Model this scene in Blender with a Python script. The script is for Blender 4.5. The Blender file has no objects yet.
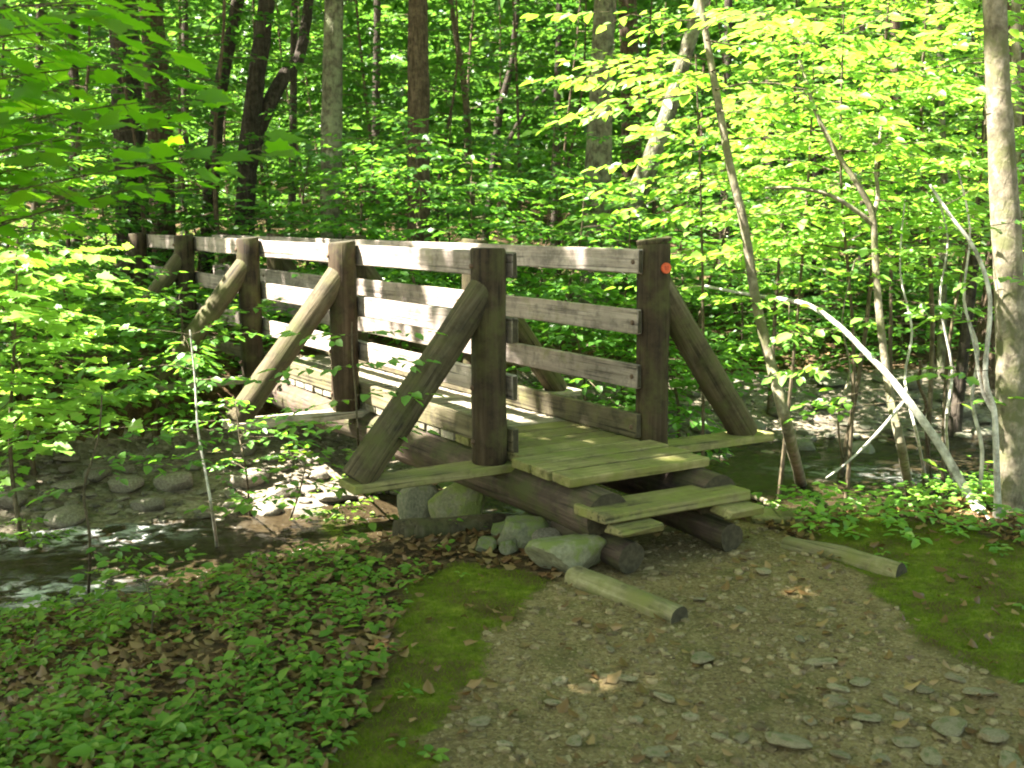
import bpy, math, random
import numpy as np
from mathutils import Vector, Matrix, Quaternion, noise as mnoise
R = random.Random(7)
NP = np.random.default_rng(11)
C = bpy.context.scene.collection
sc = bpy.context.scene
def V(*a): return Vector(a)

# ------------------------------------------------------------------ camera
F, PITCH, ROLL, CZ = 1124.4, math.radians(8.476), math.radians(0.3), 1.718
cam = bpy.data.objects.new('camera', bpy.data.cameras.new('camera'))
C.objects.link(cam); sc.camera = cam
cam.data.sensor_width = 36; cam.data.lens = F/1024*36
cam.data.dof.use_dof = True; cam.data.dof.focus_distance = 6.4; cam.data.dof.aperture_fstop = 4.5
cam.data.clip_start = .05; cam.data.clip_end = 500
cam.matrix_world = Matrix.Translation((0, 0, CZ)) @ Matrix.Rotation(math.pi/2-PITCH, 4, 'X') @ Matrix.Rotation(-ROLL, 4, 'Z')
def ray(px, py):
    r, u = (px-512)/F, (384-py)/F
    cr, sr = math.cos(ROLL), math.sin(ROLL)
    r0, u0 = r*cr+u*sr, -r*sr+u*cr
    c, s = math.cos(PITCH), math.sin(PITCH)
    return V(r0, c+u0*s, u0*c-s)
def at(px, py, Y):
    d = ray(px, py); return V(0, 0, CZ)+d*(Y/d.y)
def atz(px, py, z):
    d = ray(px, py); return V(0, 0, CZ)+d*((z-CZ)/d.z)

# ------------------------------------------------------------------ sun
SUN = V(-.565, -.0996, .819).normalized()

# ------------------------------------------------------------------ terrain
STREAM = [(-30, -4), (-9, 4.7), (-5, 5.7), (-2.9, 6.75), (-1.9, 7.25), (-1, 7.75), (1, 8.6), (2.8, 9.45), (6, 10), (12, 10), (60, 14)]
WATER = -.45
def fbm(x, y, f, o=3):
    return mnoise.fractal((x*f, y*f, 3.7), 1.0, 2.0, o)
def sdist(x, y):
    """signed distance to stream centre line (negative on the near side) and half width"""
    best = 1e9; sgn = -1
    for (ax, ay), (bx, by) in zip(STREAM[:-1], STREAM[1:]):
        dx, dy = bx-ax, by-ay
        t = max(0, min(1, ((x-ax)*dx+(y-ay)*dy)/(dx*dx+dy*dy)))
        ex, ey = x-ax-t*dx, y-ay-t*dy
        d = ex*ex+ey*ey
        if d < best: best = d; sgn = 1 if dx*ey-dy*ex > 0 else -1
    return math.sqrt(best)*sgn
def sstep(a, b, x):
    t = max(0.0, min(1.0, (x-a)/(b-a))); return t*t*(3-2*t)
def height(x, y):
    s = sdist(x, y)
    s += .22*fbm(x, y, .8, 3)
    rt = sstep(-1.0, 2.0, x)               # 0 on the left, 1 on the right
    hw = .92+.4*rt
    if s < -hw:
        q = -s-hw
        z = WATER+.43*sstep(0, .95+.2*rt, q)
        z += .02*sstep(1, 2, q)-.17*sstep(-1.0, -2.6, x)
    elif s < hw:
        z = WATER-.17*(1-(s/hw)**2)
    else:
        q = s-hw
        zl = WATER+.26*sstep(0, 1.5, q)+.62*sstep(1.25, 2.15, q)+.035*max(0, q-2)
        zr = WATER+.25*sstep(0, 1.6, q)+.42*sstep(2.6, 6.5, q)+.02*max(0, q-4)
        z = zl*(1-rt)+zr*rt
        z += .05*max(0, q-14)
    z += .03*fbm(x, y, .55, 2)+.012*fbm(x, y, 3.0, 3)
    return z
def drop(px, py, Y0=3.0, Y1=40):
    """point of the terrain seen at a pixel"""
    d = ray(px, py); o = V(0, 0, CZ)
    t = Y0
    while t < Y1:
        p = o+d*t
        if p.z < height(p.x, p.y):
            a, b = t-.12, t
            for _ in range(8):
                m = (a+b)/2; p = o+d*m
                if p.z < height(p.x, p.y): b = m
                else: a = m
            return o+d*b
        t += .12
    return o+d*Y1
def gp(x, y, dz=0): return V(x, y, height(x, y)+dz)

# ------------------------------------------------------------------ node helpers
def mat(name):
    m = bpy.data.materials.new(name); m.use_nodes = True
    nt = m.node_tree; nt.nodes.clear()
    out = nt.nodes.new('ShaderNodeOutputMaterial')
    return m, nt, out
def N(nt, t, **kw):
    n = nt.nodes.new(t)
    for k, v in kw.items():
        if k in n.inputs.keys(): n.inputs[k].default_value = v
        else: setattr(n, k, v)
    return n
def ramp(nt, fac, stops):
    n = nt.nodes.new('ShaderNodeValToRGB')
    e = n.color_ramp.elements
    while len(e) < len(stops): e.new(.5)
    for k, (p, c) in enumerate(stops):
        e[k].position = p; e[k].color = (c if len(c) == 4 else (*c, 1)) if not isinstance(c, float) else (c, c, c, 1)
    nt.links.new(fac, n.inputs[0]); return n.outputs[0]
def mix(nt, fac, a, b, typ='MIX'):
    n = nt.nodes.new('ShaderNodeMix'); n.data_type = 'RGBA'; n.blend_type = typ
    L = nt.links
    for i, v in ((0, fac), (6, a), (7, b)):
        if hasattr(v, 'links'): L.new(v, n.inputs[i])
        elif i == 0: n.inputs[0].default_value = v
        else: n.inputs[i].default_value = (*v, 1)
    return n.outputs[2]
def coords(nt, kind='Object', scale=(1, 1, 1), loc=(0, 0, 0), rot=(0, 0, 0)):
    tc = nt.nodes.new('ShaderNodeTexCoord'); mp = nt.nodes.new('ShaderNodeMapping')
    mp.inputs['Scale'].default_value = scale; mp.inputs['Location'].default_value = loc; mp.inputs['Rotation'].default_value = rot
    nt.links.new(tc.outputs[kind], mp.inputs[0]); return mp.outputs[0]
def noise(nt, vec, scale, detail=4, rough=.55, dist=0):
    n = N(nt, 'ShaderNodeTexNoise', Scale=scale, Detail=detail, Roughness=rough, Distortion=dist)
    nt.links.new(vec, n.inputs['Vector']); return n.outputs[0]
def voro(nt, vec, scale, feature='F1', out=0, rnd=1):
    n = nt.nodes.new('ShaderNodeTexVoronoi'); n.feature = feature; n.inputs['Scale'].default_value = scale
    n.inputs['Randomness'].default_value = rnd
    nt.links.new(vec, n.inputs['Vector']); return n.outputs[out]
def bump(nt, h, strength, dist=.02, prev=None):
    b = N(nt, 'ShaderNodeBump', Strength=strength, Distance=dist)
    nt.links.new(h, b.inputs['Height'])
    if prev is not None: nt.links.new(prev, b.inputs['Normal'])
    return b.outputs[0]
def principled(nt, out, col, rough, norm=None, spec=.3, **kw):
    p = nt.nodes.new('ShaderNodeBsdfPrincipled')
    for i, v in (('Base Color', col), ('Roughness', rough)):
        if hasattr(v, 'links'): nt.links.new(v, p.inputs[i])
        else: p.inputs[i].default_value = (*v, 1) if i == 'Base Color' else v
    p.inputs['Specular IOR Level'].default_value = spec
    if norm is not None: nt.links.new(norm, p.inputs['Normal'])
    nt.links.new(p.outputs[0], out.inputs[0]); return p
def objrand(nt):
    return nt.nodes.new('ShaderNodeObjectInfo').outputs['Random']
def math_(nt, op, a, b=0.0, clamp=False):
    n = nt.nodes.new('ShaderNodeMath'); n.operation = op; n.use_clamp = clamp
    for i, v in ((0, a), (1, b)):
        if hasattr(v, 'links'): nt.links.new(v, n.inputs[i])
        else: n.inputs[i].default_value = v
    return n.outputs[0]

# ------------------------------------------------------------------ materials
def leaf_mat(name, cols, tcols, mixf=.45, gloss=.05):
    m, nt, out = mat(name)
    a = nt.nodes.new('ShaderNodeAttribute'); a.attribute_name = 'tint'
    st = [(i/(len(cols)-1), c) for i, c in enumerate(cols)]
    tt = [(i/(len(tcols)-1), c) for i, c in enumerate(tcols)]
    d = nt.nodes.new('ShaderNodeBsdfDiffuse'); t = nt.nodes.new('ShaderNodeBsdfTranslucent')
    g = N(nt, 'ShaderNodeBsdfGlossy', Roughness=.38); g.inputs[0].default_value = (1, 1, 1, 1)
    nt.links.new(ramp(nt, a.outputs['Fac'], st), d.inputs[0]); nt.links.new(ramp(nt, a.outputs['Fac'], tt), t.inputs[0])
    m1 = nt.nodes.new('ShaderNodeMixShader'); m1.inputs[0].default_value = mixf
    m2 = nt.nodes.new('ShaderNodeMixShader'); m2.inputs[0].default_value = gloss
    L = nt.links.new
    L(d.outputs[0], m1.inputs[1]); L(t.outputs[0], m1.inputs[2]); L(m1.outputs[0], m2.inputs[1]); L(g.outputs[0], m2.inputs[2]); L(m2.outputs[0], out.inputs[0])
    return m
M = {}
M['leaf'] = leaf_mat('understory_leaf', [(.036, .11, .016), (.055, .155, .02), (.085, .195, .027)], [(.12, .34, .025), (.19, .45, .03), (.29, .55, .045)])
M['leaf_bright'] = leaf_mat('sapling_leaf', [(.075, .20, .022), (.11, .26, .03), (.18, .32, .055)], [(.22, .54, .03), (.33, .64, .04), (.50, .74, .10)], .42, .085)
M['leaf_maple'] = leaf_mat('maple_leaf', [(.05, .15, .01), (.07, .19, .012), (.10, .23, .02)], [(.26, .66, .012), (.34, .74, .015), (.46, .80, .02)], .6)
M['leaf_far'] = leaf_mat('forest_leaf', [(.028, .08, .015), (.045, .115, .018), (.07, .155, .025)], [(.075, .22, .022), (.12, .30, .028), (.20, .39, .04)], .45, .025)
M['leaf_ground'] = leaf_mat('low_plant_leaf', [(.06, .14, .018), (.10, .195, .024), (.17, .25, .04)], [(.16, .40, .02), (.23, .50, .02), (.33, .56, .03)], .35, .03)
M['litter'] = leaf_mat('dead_leaf', [(.09, .042, .016), (.16, .085, .036), (.27, .175, .08)], [(.12, .06, .02), (.18, .10, .04), (.26, .18, .08)], .2)
M['moss_blade'] = leaf_mat('moss_blade', [(.07, .105, .007), (.11, .15, .010), (.16, .185, .017)], [(.08, .16, .01), (.10, .2, .01), (.14, .22, .02)], .3, .0)

def wood_mat(name, stops, axis, moss=None, moss_lo=.5, rough=.8):
    """weathered timber; grain runs along one local axis"""
    m, nt, out = mat(name)
    sc_ = [14, 14, 14]; sc_['xyz'.index(axis)] = .7
    tc = nt.nodes.new('ShaderNodeTexCoord')
    add = nt.nodes.new('ShaderNodeVectorMath'); add.operation = 'ADD'
    cmb = nt.nodes.new('ShaderNodeCombineXYZ'); r = math_(nt, 'MULTIPLY', objrand(nt), 30.0)
    for i in range(3): nt.links.new(r, cmb.inputs[i])
    nt.links.new(tc.outputs['Object'], add.inputs[0]); nt.links.new(cmb.outputs[0], add.inputs[1])
    mp = nt.nodes.new('ShaderNodeMapping'); mp.inputs['Scale'].default_value = sc_
    nt.links.new(add.outputs[0], mp.inputs[0])
    n1 = noise(nt, mp.outputs[0], 2.2, 6, .62, .6)
    n2 = noise(nt, add.outputs[0], 3.1, 4, .6)
    col = ramp(nt, n1, stops)
    blot = ramp(nt, n2, [(.32, .72), (.66, 1.12)])
    col = mix(nt, 1.0, col, blot, 'MULTIPLY')
    sk = [46, 46, 46]; sk['xyz'.index(axis)] = 1.1
    mk_ = nt.nodes.new('ShaderNodeMapping'); mk_.inputs['Scale'].default_value = sk; nt.links.new(add.outputs[0], mk_.inputs[0])
    crack = noise(nt, mk_.outputs[0], 1.0, 3, .55, .2)
    col = mix(nt, 1.0, col, ramp(nt, crack, [(.33, .30), (.42, 1.0)]), 'MULTIPLY')
    stain = noise(nt, add.outputs[0], 9.0, 6, .72)
    col = mix(nt, 1.0, col, ramp(nt, stain, [(.36, .58), (.52, 1.05)]), 'MULTIPLY')
    tone = ramp(nt, objrand(nt), [(0, .78), (1, 1.18)])
    col = mix(nt, 1.0, col, tone, 'MULTIPLY')
    if moss:
        n3 = noise(nt, add.outputs[0], 5.5, 6, .68)
        f = ramp(nt, n3, [(moss_lo-.1, 0.0), (moss_lo+.12, 1.0)])
        col = mix(nt, f, col, moss)
    nb = noise(nt, mp.outputs[0], 5.0, 5, .65)
    b = bump(nt, n1, .45, .014); b = bump(nt, nb, .35, .006, b); b = bump(nt, crack, .5, .012, b)
    principled(nt, out, col, rough, b, .25)
    return m
M['rail_wood'] = wood_mat('weathered_rail_wood', [(.25, (.19, .15, .13)), (.5, (.29, .238, .21)), (.75, (.38, .32, .29))], 'x', (.16, .15, .07), .66)
M['kick_wood'] = wood_mat('shaded_mossy_board_wood', [(.25, (.06, .048, .03)), (.5, (.11, .092, .055)), (.75, (.165, .14, .088))], 'x', (.12, .115, .045), .62)  # mossy boards, base tone darkened to stand in for shade on them
M['plank_wood'] = wood_mat('mossy_plank_wood', [(.25, (.115, .095, .045)), (.5, (.20, .175, .078)), (.75, (.29, .25, .135))], 'y', (.165, .17, .045), .53)
M['deck_wood'] = wood_mat('grey_plank_wood', [(.25, (.16, .14, .11)), (.5, (.25, .22, .17)), (.75, (.34, .30, .24))], 'y', (.16, .17, .07), .62)
M['post_wood'] = wood_mat('dark_post_wood', [(.25, (.020, .012, .006)), (.5, (.040, .026, .014)), (.75, (.074, .052, .032))], 'z', (.058, .055, .018), .56)
M['brace_wood'] = wood_mat('mossy_brace_wood', [(.25, (.036, .026, .013)), (.5, (.072, .056, .03)), (.75, (.14, .116, .08))], 'z', (.065, .066, .022), .56)
M['log_wood'] = wood_mat('stringer_log_wood', [(.25, (.03, .02, .015)), (.5, (.065, .045, .035)), (.75, (.12, .088, .07))], 'x', (.055, .06, .02), .55)
M['waterbar_wood'] = wood_mat('waterbar_wood', [(.25, (.11, .09, .05)), (.5, (.19, .165, .09)), (.75, (.29, .255, .16))], 'x', (.13, .13, .04), .54)
def endgrain():  # cut timber faces, their shade put into the dark colour
    m, nt, out = mat('shaded_end_grain')
    c = coords(nt, 'Object', (1, 1, 1))
    n = noise(nt, c, 30, 4)
    principled(nt, out, ramp(nt, n, [(.3, (.02, .017, .010)), (.7, (.06, .05, .03))]), .9, bump(nt, n, .4, .005))
    return m
M['end'] = endgrain()

def bark_mat(name, dark, mid, light, lichen=None, scale=1.0, lo=.6, zs=.16, ridge=.6):
    m, nt, out = mat(name)
    c = coords(nt, 'Object', (1, 1, zs)); c2 = coords(nt, 'Object')
    n1 = noise(nt, c, 26*scale, 6, .7, .5); v = voro(nt, c, 22*scale, 'DISTANCE_TO_EDGE')
    n2 = noise(nt, c2, 7, 6, .68)
    col = ramp(nt, n1, [(.3, dark), (.5, mid), (.72, light)])
    col = mix(nt, 1.0, col, ramp(nt, noise(nt, c2, 15, 5, .7), [(.35, .5), (.6, 1.2)]), 'MULTIPLY')
    if lichen:
        col = mix(nt, ramp(nt, n2, [(lo-.08, 0.0), (lo+.08, 1.0)]), col, lichen)
    rid = ramp(nt, v, [(0, 0.0), (.12, 1.0)])
    b = bump(nt, rid, ridge, .02); b = bump(nt, n1, .6, .015, b)
    principled(nt, out, col, .9, b, .15)
    return m
M['bark_dark'] = bark_mat('dark_bark', (.018, .014, .011), (.045, .036, .028), (.085, .07, .055))
M['bark_brown'] = bark_mat('brown_bark', (.04, .028, .018), (.085, .06, .04), (.14, .105, .075))
M['bark_grey'] = bark_mat('grey_mottled_bark', (.05, .045, .03), (.11, .10, .07), (.19, .17, .12), (.20, .21, .13), 1, .53, .3)
M['bark_pale'] = bark_mat('pale_smooth_bark', (.10, .085, .06), (.20, .17, .125), (.32, .28, .22), (.12, .12, .06), .8, .53, .5, .12)
M['bark_twig'] = bark_mat('twig_bark', (.05, .038, .022), (.10, .08, .05), (.16, .13, .09))
M['bark_white'] = bark_mat('silvery_bark', (.24, .22, .18), (.42, .40, .35), (.58, .55, .5), (.22, .22, .13), .8, .72, .4, .1)

def rock_mat(name, cols, moss=None, lo=.55):
    m, nt, out = mat(name)
    c = coords(nt, 'Object')
    n1 = noise(nt, c, 9, 7, .65); n2 = noise(nt, c, 2.4, 4, .6)
    col = ramp(nt, n1, [(.3, cols[0]), (.5, cols[1]), (.7, cols[2])])
    col = mix(nt, 1.0, col, ramp(nt, objrand(nt), [(0, .75), (1, 1.2)]), 'MULTIPLY')
    if moss:
        g = nt.nodes.new('ShaderNodeNewGeometry'); s = nt.nodes.new('ShaderNodeSeparateXYZ'); nt.links.new(g.outputs['Normal'], s.inputs[0])
        up = math_(nt, 'MULTIPLY_ADD', s.outputs[2], .25)
        f = ramp(nt, math_(nt, 'ADD', n2, math_(nt, 'MULTIPLY', s.outputs[2], .12)), [(lo, 0.0), (lo+.14, 1.0)])
        col = mix(nt, f, col, moss)
    n3 = noise(nt, c, 40, 5, .7)
    b = bump(nt, n1, .5, .03); b = bump(nt, n3, .4, .008, b)
    principled(nt, out, col, .85, b, .3); return m
M['rock'] = rock_mat('grey_stone', [(.08, .078, .06), (.14, .135, .10), (.21, .20, .155)], (.10, .12, .04), .66)
M['rock_moss'] = rock_mat('mossy_stone', [(.12, .115, .075), (.18, .175, .11), (.24, .235, .16)], (.13, .155, .045), .52)
M['rock_path'] = rock_mat('path_stone', [(.14, .115, .07), (.215, .18, .112), (.30, .257, .165)], (.11, .115, .045), .62)
M['rock_wet'] = rock_mat('stream_stone', [(.085, .072, .056), (.165, .145, .115), (.27, .24, .195)], (.08, .085, .035), .74)

def floor_mat():
    """woodland floor: leaf soil, trodden dirt and moss, mixed by where each really is"""
    m, nt, out = mat('woodland_floor')
    c = coords(nt, 'Object')
    big = noise(nt, c, 1.6, 5, .6); mid = noise(nt, c, 9, 6, .65); fin = noise(nt, c, 60, 5, .7)
    ve = voro(nt, c, 28, 'F1', 1); vd = voro(nt, c, 28, 'F1', 0)
    ve2 = voro(nt, c, 75, 'F1', 1); vd2 = voro(nt, c, 75, 'F1', 0)
    litter = ramp(nt, ve, [(.1, (.05, .030, .015)), (.5, (.10, .063, .033)), (.9, (.17, .12, .065))])
    soil = ramp(nt, mid, [(.3, (.03, .022, .013)), (.7, (.085, .06, .035))])
    gcol = mix(nt, ramp(nt, mid, [(.38, 0.0), (.58, 1.0)]), soil, litter)
    dirt = ramp(nt, mid, [(.3, (.115, .08, .036)), (.55, (.205, .15, .07)), (.75, (.28, .21, .105))])
    peb = ramp(nt, ve2, [(.1, (.10, .072, .037)), (.5, (.20, .15, .077)), (.9, (.31, .24, .13))])
    pcol = mix(nt, ramp(nt, fin, [(.42, 0.0), (.56, 1.0)]), dirt, peb)
    gr = noise(nt, c, 3.3, 6, .7)
    pcol = mix(nt, ramp(nt, gr, [(.5, 0.0), (.68, .65)]), pcol, (.075, .08, .022))
    pcol = mix(nt, 1.0, pcol, ramp(nt, big, [(.3, .74), (.7, 1.14)]), 'MULTIPLY')
    mid2 = noise(nt, c, 24, 5, .7)
    mcol = ramp(nt, math_(nt, 'ADD', math_(nt, 'MULTIPLY', mid, .5), math_(nt, 'MULTIPLY', mid2, .5)), [(.36, (.05, .062, .009)), (.5, (.115, .148, .014)), (.62, (.20, .225, .03))])
    mcol = mix(nt, ramp(nt, gr, [(.42, 0.0), (.60, .95)]), mcol, (.085, .062, .024))
    ap = nt.nodes.new('ShaderNodeAttribute'); ap.attribute_name = 'path_share'
    am = nt.nodes.new('ShaderNodeAttribute'); am.attribute_name = 'moss_share'
    ragged = math_(nt, 'MULTIPLY', math_(nt, 'SUBTRACT', noise(nt, c, 7, 7, .72), .5), 1.7)
    fp = ramp(nt, math_(nt, 'ADD', ap.outputs['Fac'], ragged), [(.36, 0.0), (.64, 1.0)])
    fm = ramp(nt, math_(nt, 'SUBTRACT', am.outputs['Fac'], ragged), [(.36, 0.0), (.64, 1.0)])
    col = mix(nt, fm, gcol, mcol); col = mix(nt, fp, col, pcol)
    b = bump(nt, math_(nt, 'SUBTRACT', 1.0, vd2), .5, .01); b = bump(nt, mid, .7, .025, b); b = bump(nt, mid2, .8, .025, b); b = bump(nt, fin, .6, .006, b)
    principled(nt, out, col, .95, b, .1)
    return m
M['ground'] = M['path'] = M['moss'] = floor_mat()
def bed_mat():
    m, nt, out = mat('stream_bed_surface')
    c = coords(nt, 'Object')
    ve = voro(nt, c, 9, 'F1', 1); vd = voro(nt, c, 9, 'F1', 0); ve2 = voro(nt, c, 26, 'F1', 1); vd2 = voro(nt, c, 26)
    n = noise(nt, c, 14, 5, .6)
    a = ramp(nt, ve, [(.1, (.07, .055, .04)), (.5, (.135, .112, .082)), (.9, (.23, .20, .15))])
    b_ = ramp(nt, ve2, [(.1, (.065, .052, .036)), (.5, (.13, .108, .076)), (.9, (.22, .19, .14))])
    col = mix(nt, ramp(nt, n, [(.42, 0.0), (.55, 1.0)]), a, b_)
    b = bump(nt, math_(nt, 'SUBTRACT', 1.0, vd), .7, .05); b = bump(nt, math_(nt, 'SUBTRACT', 1.0, vd2), .6, .02, b); b = bump(nt, n, .4, .01, b)
    principled(nt, out, col, .75, b, .3); return m
M['bed'] = bed_mat()
def water_mat():
    m, nt, out = mat('stream_water')
    c = coords(nt, 'Object', (1, 1.0, 1))
    n = noise(nt, c, 7, 4, .6, .6); n2 = noise(nt, c, 26, 3, .55, .3); n3 = noise(nt, c, 2.2, 3, .6, .5)
    a = nt.nodes.new('ShaderNodeAttribute'); a.attribute_name = 'foam_glint'
    f = math_(nt, 'MULTIPLY', a.outputs['Fac'], ramp(nt, n, [(.44, 0.0), (.62, 1.0)]))
    col = mix(nt, f, (.03, .022, .012), (.75, .78, .8))
    b = bump(nt, n, .7, .10); b = bump(nt, n2, .6, .03, b)
    rough = mix(nt, f, (.12, .12, .12), (.6, .6, .6))
    p = principled(nt, out, col, .06, b, .14)
    nt.links.new(rough, p.inputs['Roughness']); return m
M['water'] = water_mat()
def flat(name, col, rough=.5):
    m, nt, out = mat(name)
    c = coords(nt, 'Object'); n = noise(nt, c, 60, 4)
    principled(nt, out, mix(nt, 1.0, col, ramp(nt, n, [(.3, .8), (.7, 1.1)]), 'MULTIPLY'), rough); return m
M['marker'] = flat('orange_plastic', (.62, .10, .035), .45)
M['marker_print'] = flat('dark_print', (.16, .02, .012), .5)
M['metal'] = flat('rusty_metal', (.10, .06, .04), .6)

# ------------------------------------------------------------------ object helpers
def tag(o, label=None, cat=None, group=None, kind=None):
    for k, v in (('label', label), ('category', cat), ('group', group), ('kind', kind)):
        if v: o[k] = v
    return o
def empty(name, loc=(0, 0, 0), rz=0):
    o = bpy.data.objects.new(name, None); C.objects.link(o)
    o.empty_display_size = .2
    o.location = loc; o.rotation_euler = (0, 0, rz); return o
class MB:
    def __init__(s): s.v = []; s.f = []; s.mi = []
    def add(s, vs, fs, mi=0):
        n = len(s.v); s.v += [tuple(p) for p in vs]; s.f += [tuple(i+n for i in f) for f in fs]; s.mi += [mi]*len(fs)
    def tube(s, pts, rad, n=8, cap=True, wob=0, seed=0, endmi=0, mi=0):
        pts = [Vector(p) for p in pts]; k = len(pts)
        if not hasattr(rad, '__len__'): rad = [rad]*k
        vs = []; up = None
        for i, p in enumerate(pts):
            t = (pts[min(i+1, k-1)]-pts[max(i-1, 0)]).normalized()
            if up is None:
                up = t.orthogonal().normalized()
            up = (up-t*up.dot(t)).normalized(); sd = t.cross(up)
            for j in range(n):
                a = 2*math.pi*j/n
                r = rad[i]
                if wob:
                    q = p*2.2+Vector((math.cos(a), math.sin(a), seed))*.9
                    r *= 1+wob*mnoise.noise(q)
                vs.append(p+(up*math.cos(a)+sd*math.sin(a))*r)
        fs = [(i*n+j, i*n+(j+1) % n, (i+1)*n+(j+1) % n, (i+1)*n+j) for i in range(k-1) for j in range(n)]
        s.add(vs, fs, mi)
        if cap:
            s.add(vs[:n], [tuple(reversed(range(n)))], endmi); s.add(vs[-n:], [tuple(range(n))], endmi)
    def box(s, c, d, bev=.004, jit=0, mi=0, endmi=None):
        """bevelled box: centre, full size"""
        hx, hy, hz = d[0]/2, d[1]/2, d[2]/2; b = min(bev, hx*.4, hy*.4, hz*.4)
        vs = []; idx = {}
        for sx in (-1, 1):
            for sy in (-1, 1):
                for sz in (-1, 1):
                    j = V(*(R.uniform(-jit, jit) for _ in range(3)))
                    for ax in range(3):
                        p = [sx*hx, sy*hy, sz*hz]
                        for q in range(3):
                            if q != ax: p[q] -= (sx, sy, sz)[q]*b
                        idx[(sx, sy, sz, ax)] = len(vs); vs.append(V(*p)+V(*c)+j)
        fs = []
        for ax in range(3):
            for s_ in (-1, 1):
                o = [q for q in range(3) if q != ax]; ring = []
                for a_, b_ in ((-1, -1), (1, -1), (1, 1), (-1, 1)):
                    k = [0, 0, 0]; k[ax] = s_; k[o[0]] = a_; k[o[1]] = b_; ring.append(idx[(*k, ax)])
                flip = (s_ < 0) ^ (ax == 1)
                fs.append(tuple(reversed(ring)) if flip else tuple(ring))
        for ax in range(3):      # bevel strips along each axis
            o = [q for q in range(3) if q != ax]
            for a_ in (-1, 1):
                for b_ in (-1, 1):
                    k0 = [0, 0, 0]; k0[o[0]] = a_; k0[o[1]] = b_; k1 = list(k0); k0[ax] = -1; k1[ax] = 1
                    fs.append((idx[(*k0, o[0])], idx[(*k1, o[0])], idx[(*k1, o[1])], idx[(*k0, o[1])]))
        for sx in (-1, 1):
            for sy in (-1, 1):
                for sz in (-1, 1): fs.append(tuple(idx[(sx, sy, sz, q)] for q in range(3)))
        s.add(vs, fs, mi)
        if endmi is not None:
            n = len(fs); s.mi[-n] = s.mi[-n+1] = endmi
    def mesh(s, name, mats, smooth=True):
        me = bpy.data.meshes.new(name); me.from_pydata([tuple(v) for v in s.v], [], s.f)
        for m in (mats if isinstance(mats, (list, tuple)) else [mats]): me.materials.append(m)
        if any(s.mi): me.polygons.foreach_set('material_index', s.mi)
        if smooth: me.shade_smooth(); me.set_sharp_from_angle(angle=math.radians(40))
        me.update(); return me
    def build(s, name, mats, parent=None, smooth=True):
        o = bpy.data.objects.new(name, s.mesh(name, mats, smooth)); C.objects.link(o)
        if parent: o.parent = parent
        return o

# leaf templates: (along, across, up), faces
def maple():
    half = [(0, 0), (-.10, .17), (-.02, .36), (.10, .30), (.20, .36), (.34, .58), (.42, .44), (.56, .50), (.55, .30), (.72, .24), (.80, .11), (1, 0)]
    vs = [(a, b, .10*abs(b)-.08*a*a) for a, b in half]+[(a, -b, .10*abs(b)-.08*a*a) for a, b in half[1:-1]]
    n = len(half)
    return np.array(vs), [list(range(n))[::-1], [0]+list(range(n, n+n-2))+[n-1]]
TM = {
 'ovate': (np.array([(0, 0, 0), (.32, -.29, .07), (.72, -.21, .02), (1, 0, -.10), (.72, .21, .02), (.32, .29, .07)]), [[0, 1, 2, 3], [0, 3, 4, 5]]),
 'diamond': (np.array([(0, 0, 0), (.5, -.36, .05), (1, 0, -.05), (.5, .36, .05)]), [[0, 1, 2, 3]]),
 'maple': maple(),
 'blade': (np.array([(0, -.06, 0), (0, .06, 0), (1, 0, 0)]), [[0, 1, 2]]),
 'curl': (np.array([(0, 0, .1), (.32, -.30, .0), (.72, -.2, .16), (1, 0, .3), (.72, .24, .05), (.32, .32, .12)]), [[0, 1, 2, 3], [0, 3, 4, 5]]),
}
class Leaves:
    def __init__(s): s.c = []; s.a = []; s.n = []; s.s = []
    def add(s, c, a, n, size): s.c.append(tuple(c)); s.a.append(tuple(a)); s.n.append(tuple(n)); s.s.append(size)
    def extend(s, c, a, n, size):
        s.c += list(map(tuple, c)); s.a += list(map(tuple, a)); s.n += list(map(tuple, n)); s.s += list(size)
    def build(s, name, m, tmpl='ovate', parent=None, tint=None):
        T, FS = TM[tmpl]
        c = np.array(s.c, float).reshape(-1, 3); a = np.array(s.a, float).reshape(-1, 3); n = np.array(s.n, float).reshape(-1, 3); z = np.array(s.s, float)
        if parent is not None: c = c-np.array(parent.location)
        a /= np.linalg.norm(a, axis=1)[:, None]+1e-9
        n = n-a*(n*a).sum(1)[:, None]; n /= np.linalg.norm(n, axis=1)[:, None]+1e-9
        b = np.cross(n, a); k = len(T); cnt = len(c)
        vs = c[:, None, :]+z[:, None, None]*(T[None, :, 0, None]*a[:, None, :]+T[None, :, 1, None]*b[:, None, :]+T[None, :, 2, None]*n[:, None, :])
        me = bpy.data.meshes.new(name); me.vertices.add(cnt*k); me.vertices.foreach_set('co', vs.reshape(-1))
        ln = [len(f) for f in FS]; flatf = np.concatenate([np.array(f) for f in FS])
        loops = (flatf[None, :]+(np.arange(cnt)*k)[:, None]).reshape(-1)
        me.loops.add(len(loops)); me.loops.foreach_set('vertex_index', loops.astype(np.int32))
        starts = np.concatenate([[0], np.cumsum(ln)[:-1]]); ptot = sum(ln)
        ps = (starts[None, :]+(np.arange(cnt)*ptot)[:, None]).reshape(-1)
        me.polygons.add(len(ps)); me.polygons.foreach_set('loop_start', ps.astype(np.int32))
        me.update(calc_edges=True)
        me.materials.append(m)
        at_ = me.attributes.new('tint', 'FLOAT', 'FACE')
        t = NP.random(cnt) if tint is None else np.clip(tint+NP.normal(0, .18, cnt), 0, 1)
        at_.data.foreach_set('value', np.repeat(t, len(FS)).astype(np.float32))
        me.validate()
        o = bpy.data.objects.new(name, me); C.objects.link(o)
        if parent is not None: o.parent = parent
        return o

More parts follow.
